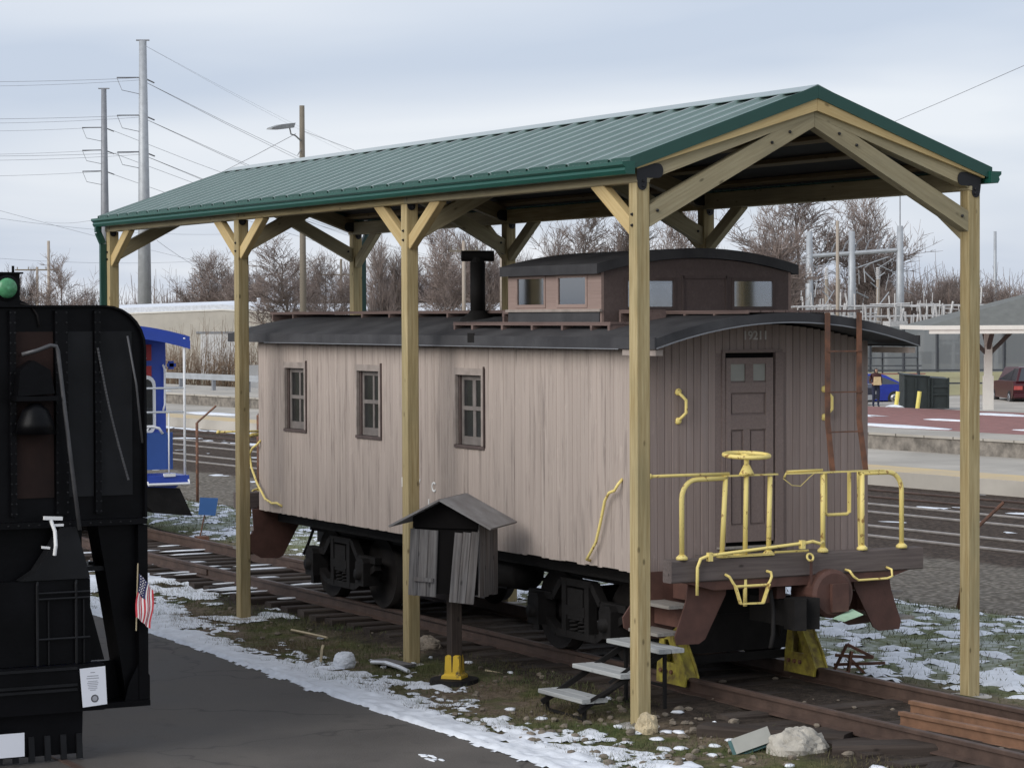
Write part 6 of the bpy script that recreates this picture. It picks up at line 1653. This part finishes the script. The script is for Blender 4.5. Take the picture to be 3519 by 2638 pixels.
kbox(e0 - .05, e1 + .05, v0 - .08, v0 - .002, ze - .12, ze + .03); kbox(e0 + .1, e1, v0 - .03, v0 + .05, ze - .26, ze - .121); kbox(e0 - .05, e0 - .002, v0, v1, ze - .12, ze + .03); mb.build('fascia', M['fascia'], cp)
mb = MB(); kbox(e0 + .2, e1 - .2, v0 + .1, v1 - .1, ze - .06, ze - .01); mb.build('ceiling', M['fascia'], cp)
for d in (0, 7.5):
    mb = MB(); kbox(d - .17, d + .17, -.17, .17, .32, 1.55); kbox(d - .13, d + .13, -.13, .13, 1.551, 3.1); mb.build('column', M['fascia'], cp)
    mb = MB()
    for s in (-1, 1): mb.bar(K(d, 0, 2.3), K(d + s * .9, 0, 3.2), .14, .14); mb.bar(K(d, 0, 2.5), K(d, s * .9, 3.2), .14, .14)
    mb.build('bracket', M['endbeam'], cp)
# tall netting fence and rail fence beyond the parking lot
nf = thing('netting_fence', 'tall dark netting fence on black posts beyond the parked cars', 'fence', (-100, 80, FZ))
a, b_ = Vector((-104.5, 72.5, 0)), Vector((-96.5, 88.0, 0))
for k in range(10):
    p = a.lerp(b_, k / 9); mb = MB(); mb.tube([(p.x, p.y, FZ), (p.x, p.y, 3.15)], .09, 6); mb.build('post', M['fencedark'], nf)
def netmat():
    m, n, b = _mat('grey_netting')
    b.inputs["Base Color"].default_value = (.20, .215, .225, 1); b.inputs["Roughness"].default_value = .9; b.inputs["Alpha"].default_value = .62
    return m
M['net'] = netmat()
mb = MB(); mb.hexa([(a.x, a.y, .4), (b_.x, b_.y, .4), (b_.x + .02, b_.y + .01, .4), (a.x + .02, a.y + .01, .4), (a.x, a.y, 3.1), (b_.x, b_.y, 3.1), (b_.x + .02, b_.y + .01, 3.1), (a.x + .02, a.y + .01, 3.1)]); mb.build('net', M['net'], nf)
pf = thing('rail_fence', 'black two rail fence behind the blue car and dumpster', 'fence', (-85, 66, FZ))
a, b_ = Vector((-88, 60.5, 0)), Vector((-82, 72, 0))
for k in range(7):
    p = a.lerp(b_, k / 6); mb = MB(); mb.box(p.x - .05, p.x + .05, p.y - .05, p.y + .05, FZ, 1.05); mb.build('post', M['fencedark'], pf)
for z in (.35, 1.0):
    mb = MB(); mb.bar((a.x, a.y, z), (b_.x, b_.y, z), .06, .08); mb.build('rail', M['fencedark'], pf)
bl_ = thing('bleachers', 'dark metal bleachers with rails behind the blue car', 'bleachers', (-90, 67.6, FZ))
a, b_ = Vector((-92, 65, 0)), Vector((-89.5, 70, 0))
for k, z in enumerate((.7, 1.1, 1.5)):
    mb = MB(); o_ = Vector((-1.0 * k, .5 * k, 0)); mb.bar(a + o_ + Vector((0, 0, z)), b_ + o_ + Vector((0, 0, z)), .3, .06); mb.build('seat_plank', M['fencedark'] if k else M['brickred'], bl_)
mb = MB(); mb.bar(a + Vector((-2, 1, 2.3)), b_ + Vector((-2, 1, 2.3)), .06, .06)
for k in range(4):
    p = a.lerp(b_, k / 3); mb.bar(p + Vector((-2, 1, FZ)), p + Vector((-2, 1, 2.3)), .07, .07, (1, 0, 0))
mb.build('frame', M['fencedark'], bl_)
M['fieldgrass'] = plain('dry_field_grass', (0.33, 0.30, 0.16), 0.95, 0, 0.3, .4)
mb = MB(); mb.hexa([(-112, 50, FZ), (-90, 92, FZ), (-84, 89, FZ), (-88.5, 60, FZ), (-112, 50, .55), (-90, 92, .55), (-86.5, 90, .05), (-91, 60, .05)]); mb.build('field', M['fieldgrass'], kind='structure')
# dumpster, bollards
dp = thing('dumpster', 'low black green steel dumpster behind the yellow bollards', 'dumpster', (-68.6, 54.7, FZ))
mb = MB(); DD = Vector((.465, .885, 0)); DN = Vector((-.885, .465, 0)); d0 = Vector((-69.1, 53.7, 0))
def dpt(u, v, z): p = d0 + DD * u + DN * v; return (p.x, p.y, z)
mb.hexa([dpt(0, 0, -.2), dpt(1.95, .3, -.2), dpt(1.95, 1.6, -.2), dpt(0, 1.5, -.2), dpt(0, -.05, 1.2), dpt(1.95, .25, 1.05), dpt(1.95, 1.6, 1.1), dpt(0, 1.5, 1.25)]); mb.build('bin', M['dumpster'], dp)
mb = MB()
for u in (.0, .5, 1.05, 1.2, 1.9): mb.bar(dpt(u, -.06 + .15 * u, -.15), dpt(u, -.11 + .15 * u, 1.1), .06, .05, (1, 0, 0))
mb.bar(dpt(1.2, .12, .75), dpt(1.9, .22, .75), .05, .12); mb.bar(dpt(1.2, .12, .4), dpt(1.9, .22, .4), .05, .06); mb.build('stiffener', M['dumpster'], dp)
mb = MB(); mb.hexa([dpt(-.05, -.1, 1.21), dpt(1.1, .08, 1.13), dpt(1.1, 1.6, 1.13), dpt(-.05, 1.6, 1.26), dpt(-.05, -.1, 1.26), dpt(1.1, .08, 1.18), dpt(1.1, 1.6, 1.18), dpt(-.05, 1.6, 1.31)]); mb.build('lid', M['dumpster'], dp)
for (x, y, lab) in ((-66.9, 51.6, 'yellow bollard with a snow cap at its foot, beside the blue car'), (-66.5, 52.4, 'yellow bollard leaning before the middle of the dumpster')):
    mb = MB(); mb.tube([(x, y, FZ), (x + .06, y + .12, .62)], .085, 10); tag(mb.build('bollard', M['yellowpaint']), lab, 'bollard', 'yellow bollards')
mb = MB(); mb.blob((-66.9, 51.6, -.02), .5, .3, .10, 4, 9, 5, .3); tag(mb.build('snow_pile', M['snow']), 'small snow pile round the foot of one bollard', 'snow pile')

# ------------------------------------------------------------------ cars
def car(lab, loc, heading, paint, prof, cab, L, W_, grp, tail=True, plate=True):
    t = thing('parked_car', lab, 'car', loc, heading, grp); T = WM[t]
    P = lambda x, y, z: T @ Vector((x, y, z))
    def extr(pts, w_, inset=0.0):
        mb = MB(); k = len(pts); b = 0
        zmid = .75
        for s in (-1, 1):
            for (x, z) in pts:
                w2 = w_ - inset * max(0, (z - zmid)) ; mb.v.append(tuple(P(x, s * w2, z)))
        mb.face(range(k - 1, -1, -1)); mb.face(range(k, 2 * k))
        for i in range(k): j = (i + 1) % k; mb.face((i, j, k + j, k + i))
        return mb
    extr(prof, W_ / 2, .12).build('body', paint, t)
    extr(cab, W_ / 2 - .06, .30).build('roof', paint, t)
    xs_ = [p[0] for p in cab]; zt = max(p[1] for p in cab); zb = min(p[1] for p in cab)
    top0 = min(p[0] for p in cab if p[1] > zt - .06); top1 = max(p[0] for p in cab if p[1] > zt - .06); bot0, bot1 = min(xs_), max(xs_)
    f = lambda x0, x1, t_: x0 + (x1 - x0) * t_
    for s in (-1, 1):
        m0 = f(f(bot0, top0, .5), f(bot1, top1, .5), .5)
        for (a0, a1, c0, c1) in ((bot0 + .12, m0 - .04, f(bot0, top0, .85) + .10, m0 - .04), (m0 + .04, bot1 - .12, m0 + .04, f(bot1, top1, .85) - .10)):
            mb = MB(); y0 = s * (W_ / 2 - .06 - .30 * max(0, zb + .05 - .75) + .008); y1 = s * (W_ / 2 - .06 - .30 * (zt - .09 - .75) + .008)
            q = [P(a0, y0, zb + .05), P(a1, y0, zb + .05), P(c1, y1, zt - .09), P(c0, y1, zt - .09)]; mb.prism(q, (P(0, -.01 * s, 0) - P(0, 0, 0))); mb.build('side_window', M['carglass'], t)
    for (xb, xt, nm) in ((bot1, top1, 'windscreen'), (bot0, top0, 'rear_window')):
        mb = MB(); e = .012 if nm == 'windscreen' else -.012
        wy0 = W_ / 2 - .06 - .30 * max(0, zb + .06 - .75) - .10; wy1 = W_ / 2 - .06 - .30 * (zt - .07 - .75) - .10
        xa, xc = f(xb, xt, .12) + e, f(xb, xt, .88) + e
        q = [P(xa, -wy0, zb + .06), P(xa, wy0, zb + .06), P(xc, wy1, zt - .07), P(xc, -wy1, zt - .07)]; mb.prism(q, P(e * .5, 0, 0) - P(0, 0, 0)); mb.build(nm, M['carglass'], t)
    x0, x1 = min(p[0] for p in prof), max(p[0] for p in prof)
    for wx in (x0 + .17 * L, x1 - .17 * L):
        for s in (-1, 1):
            c = P(wx, s * (W_ / 2 - .11), .33); ax = P(0, s, 0) - P(0, 0, 0)
            mb = MB(); mb.lathe([(.20, -.10), (.33, -.10), (.345, -.05), (.345, .09), (.32, .125), (.22, .125)], c, ax, n=20); wh_ = mb.build('wheel', M['tyre'], t, True)
            mb = MB(); mb.lathe([(.21, .10), (.20, .135), (.06, .12), (.05, .13)], c, ax, n=16); mb.build('rim', M['rim'], wh_, True)
    for s in (-1, 1):
        mb = MB(); a = P(x0 - .012, s * (W_ / 2 - .22), .80); mb.hexa([P(x0 - .01, s * (W_ / 2 - .30) - .14, .72), P(x0 + .14, s * (W_ / 2 - .30) - .14, .72), P(x0 + .14, s * (W_ / 2 - .18) + .14, .72), P(x0 - .01, s * (W_ / 2 - .18) + .14, .72), P(x0 - .01, s * (W_ / 2 - .30) - .14, .90), P(x0 + .12, s * (W_ / 2 - .30) - .14, .90), P(x0 + .12, s * (W_ / 2 - .18) + .14, .90), P(x0 - .01, s * (W_ / 2 - .18) + .14, .90)]); mb.build('tail_light', M['taillight'], t)
        mb = MB(); mb.hexa([P(x1 - .12, s * (W_ / 2 - .3) - .12, .66), P(x1 + .01, s * (W_ / 2 - .3) - .12, .66), P(x1 + .01, s * (W_ / 2 - .3) + .12, .66), P(x1 - .12, s * (W_ / 2 - .3) + .12, .66), P(x1 - .12, s * (W_ / 2 - .3) - .12, .80), P(x1 + .01, s * (W_ / 2 - .3) - .12, .80), P(x1 + .01, s * (W_ / 2 - .3) + .12, .80), P(x1 - .12, s * (W_ / 2 - .3) + .12, .80)]); mb.build('headlight', M['chrome'], t)
    mb = MB(); mb.hexa([P(x1 - .05, -.5, .42), P(x1 + .02, -.5, .42), P(x1 + .02, .5, .42), P(x1 - .05, .5, .42), P(x1 - .05, -.5, .64), P(x1 + .02, -.5, .64), P(x1 + .02, .5, .64), P(x1 - .05, .5, .64)]); mb.build('grille', M['chrome'] if paint is M['carnavy'] else M['tyre'], t)
    mb = MB(); mb.hexa([P(x0 - .02, -.9, .36), P(x0 + .05, -.9, .36), P(x0 + .05, .9, .36), P(x0 - .02, .9, .36), P(x0 - .02, -.9, .56), P(x0 + .05, -.9, .56), P(x0 + .05, .9, .56), P(x0 - .02, .9, .56)]); mb.build('bumper', paint, t)
    return t
sedan_prof = [(-2.25, .35), (-1.9, .22), (1.9, .22), (2.3, .32), (2.35, .62), (2.1, .80), (1.1, .93), (-1.6, .98), (-2.2, .96), (-2.32, .7)]
sedan_cab = [(1.25, .92), (.35, 1.42), (-.75, 1.46), (-1.15, 1.40), (-2.0, .96)]
car('bright blue sedan parked behind the dumpster and bollards', (-79.4, 58.6, -.42), rad(247), M['carblue'], sedan_prof, sedan_cab, 4.6, 1.8, 'cars in the parking lot')
suv_prof = [(-2.4, .45), (-2.1, .30), (2.1, .30), (2.45, .4), (2.5, .8), (2.3, 1.0), (1.2, 1.08), (-2.3, 1.12), (-2.48, .9)]
suv_cab = [(1.45, 1.07), (.75, 1.72), (-1.9, 1.78), (-2.2, 1.74), (-2.42, 1.10)]
car('dark maroon SUV parked beyond the white canopy column', (-76.4, 65.8, -.42), rad(154), M['carred'], suv_prof, suv_cab, 4.9, 1.9, 'cars in the parking lot')
pk_prof = [(-2.6, .5), (-2.3, .35), (2.3, .35), (2.6, .45), (2.65, .95), (2.5, 1.1), (1.2, 1.15), (-2.6, 1.1)]
pk_cab = [(1.2, 1.14), (.6, 1.75), (-.8, 1.78), (-1.1, 1.12)]
car('dark navy pickup nose just showing past the caboose end wall', (-76.9, 54.6, -.42), rad(20), M['carnavy'], pk_prof, pk_cab, 5.2, 1.95, 'cars in the parking lot')

# ------------------------------------------------------------------ person by the cars
def person(loc, heading):
    t = thing('person', 'person in dark red jacket and dark trousers holding a tan bag', 'person', loc, heading)
    J = {'pel': (0, 0, .95, .15), 'sp': (.01, 0, 1.15, .14), 'ch': (.02, 0, 1.36, .165), 'nk': (.03, 0, 1.50, .06), 'hd': (.05, 0, 1.62, .095), 'ht': (.05, 0, 1.72, .08),
         'hl': (0, .10, .90, .105), 'kl': (.03, .11, .50, .07), 'al': (0, .11, .09, .045), 'tl': (.15, .12, .04, .035), 'hr': (0, -.10, .90, .105), 'kr': (.06, -.11, .50, .07), 'ar': (-.02, -.11, .09, .045), 'tr': (.13, -.12, .04, .035),
         'sl': (.02, .19, 1.42, .07), 'el': (.0, .26, 1.14, .05), 'wl': (.18, .20, 1.02, .036), 'fl': (.26, .17, 1.03, .03), 'sr': (.02, -.19, 1.42, .07), 'er': (.0, -.27, 1.14, .05), 'wr': (.18, -.20, 1.04, .036), 'fr': (.26, -.16, 1.05, .03)}
    E_ = [('pel', 'sp'), ('sp', 'ch'), ('ch', 'nk'), ('nk', 'hd'), ('hd', 'ht'), ('pel', 'hl'), ('hl', 'kl'), ('kl', 'al'), ('al', 'tl'), ('pel', 'hr'), ('hr', 'kr'), ('kr', 'ar'), ('ar', 'tr'), ('ch', 'sl'), ('sl', 'el'), ('el', 'wl'), ('wl', 'fl'), ('ch', 'sr'), ('sr', 'er'), ('er', 'wr'), ('wr', 'fr')]
    ks = list(J); me = bpy.data.meshes.new('body'); me.from_pydata([J[k][:3] for k in ks], [(ks.index(a), ks.index(b)) for a, b in E_], [])
    o = bpy.data.objects.new('tmp', me); col.objects.link(o)
    md = o.modifiers.new('skin', 'SKIN'); o.modifiers.new('sub', 'SUBSURF').levels = 2
    lay = me.skin_vertices[0] if me.skin_vertices else None
    if lay is None:
        bpy.context.view_layer.update(); lay = me.skin_vertices[0]
    for i, k in enumerate(ks): lay.data[i].radius = (J[k][3], J[k][3]); lay.data[i].use_root = (k == 'pel')
    bpy.context.view_layer.update()
    dg = bpy.context.evaluated_depsgraph_get(); me2 = bpy.data.meshes.new_from_object(o.evaluated_get(dg)); bpy.data.objects.remove(o)
    me2.materials.clear()
    for m in ('jacket', 'trousers', 'skin', 'hair', 'tyre'): me2.materials.append(M[m])
    for p in me2.polygons:
        c = p.center; p.use_smooth = True
        p.material_index = 4 if c.z < .07 else 1 if c.z < .95 else 0
        if c.z > 1.50: p.material_index = 2 if (c.x > .10 and c.z < 1.66) else 3
        if c.x > .19 and abs(c.y) > .12 and c.z > .9: p.material_index = 2
    place('body', me2, WM[t], t)
    mb = MB(); T = WM[t]; mb.hexa([T @ Vector(p) for p in ((.22, -.17, .98), (.34, -.17, .98), (.34, .16, .98), (.22, .16, .98), (.23, -.15, 1.34), (.32, -.15, 1.34), (.32, .14, 1.34), (.23, .14, 1.34))]); b_ = mb.build('bag', M['tan'])
    tag(b_, 'tan paper bag held by the person near the blue car', 'bag')
person((-72.55, 54.7, -.26), rad(-20))

# ------------------------------------------------------------------ old security fence posts along the line
for (x, y, h, lab) in ((-34.8, 8.9, 1.4, 'rusty fence post with angled barb arm by the blue caboose railing'), (-30.9, 8.8, 1.7, 'rusty fence post with angled barb arm just behind the first shelter post'), (-8.9, 10.6, .75, 'thin rusty leaning fence post beyond the far corner shelter post'), (-19.6, 10.0, 2.2, 'fence post behind the caboose end with its barb arm showing')):
    t = thing('fence_post', lab, 'fence post', (x, y, -.3), 0, 'old fence posts along the main line')
    ln = .25 if h < 1 else 0
    mb = MB(); mb.tube([(x - ln, y, -.5), (x + ln * .6, y, h)], .035, 8); mb.build('pipe', M['rust'], t, True)
    mb = MB(); mb.tube([(x + ln * .6, y, h), (x + ln * .6 + .12, y + .42, h + .38)], .025, 6); mb.build('barb_arm', M['rust'], t)
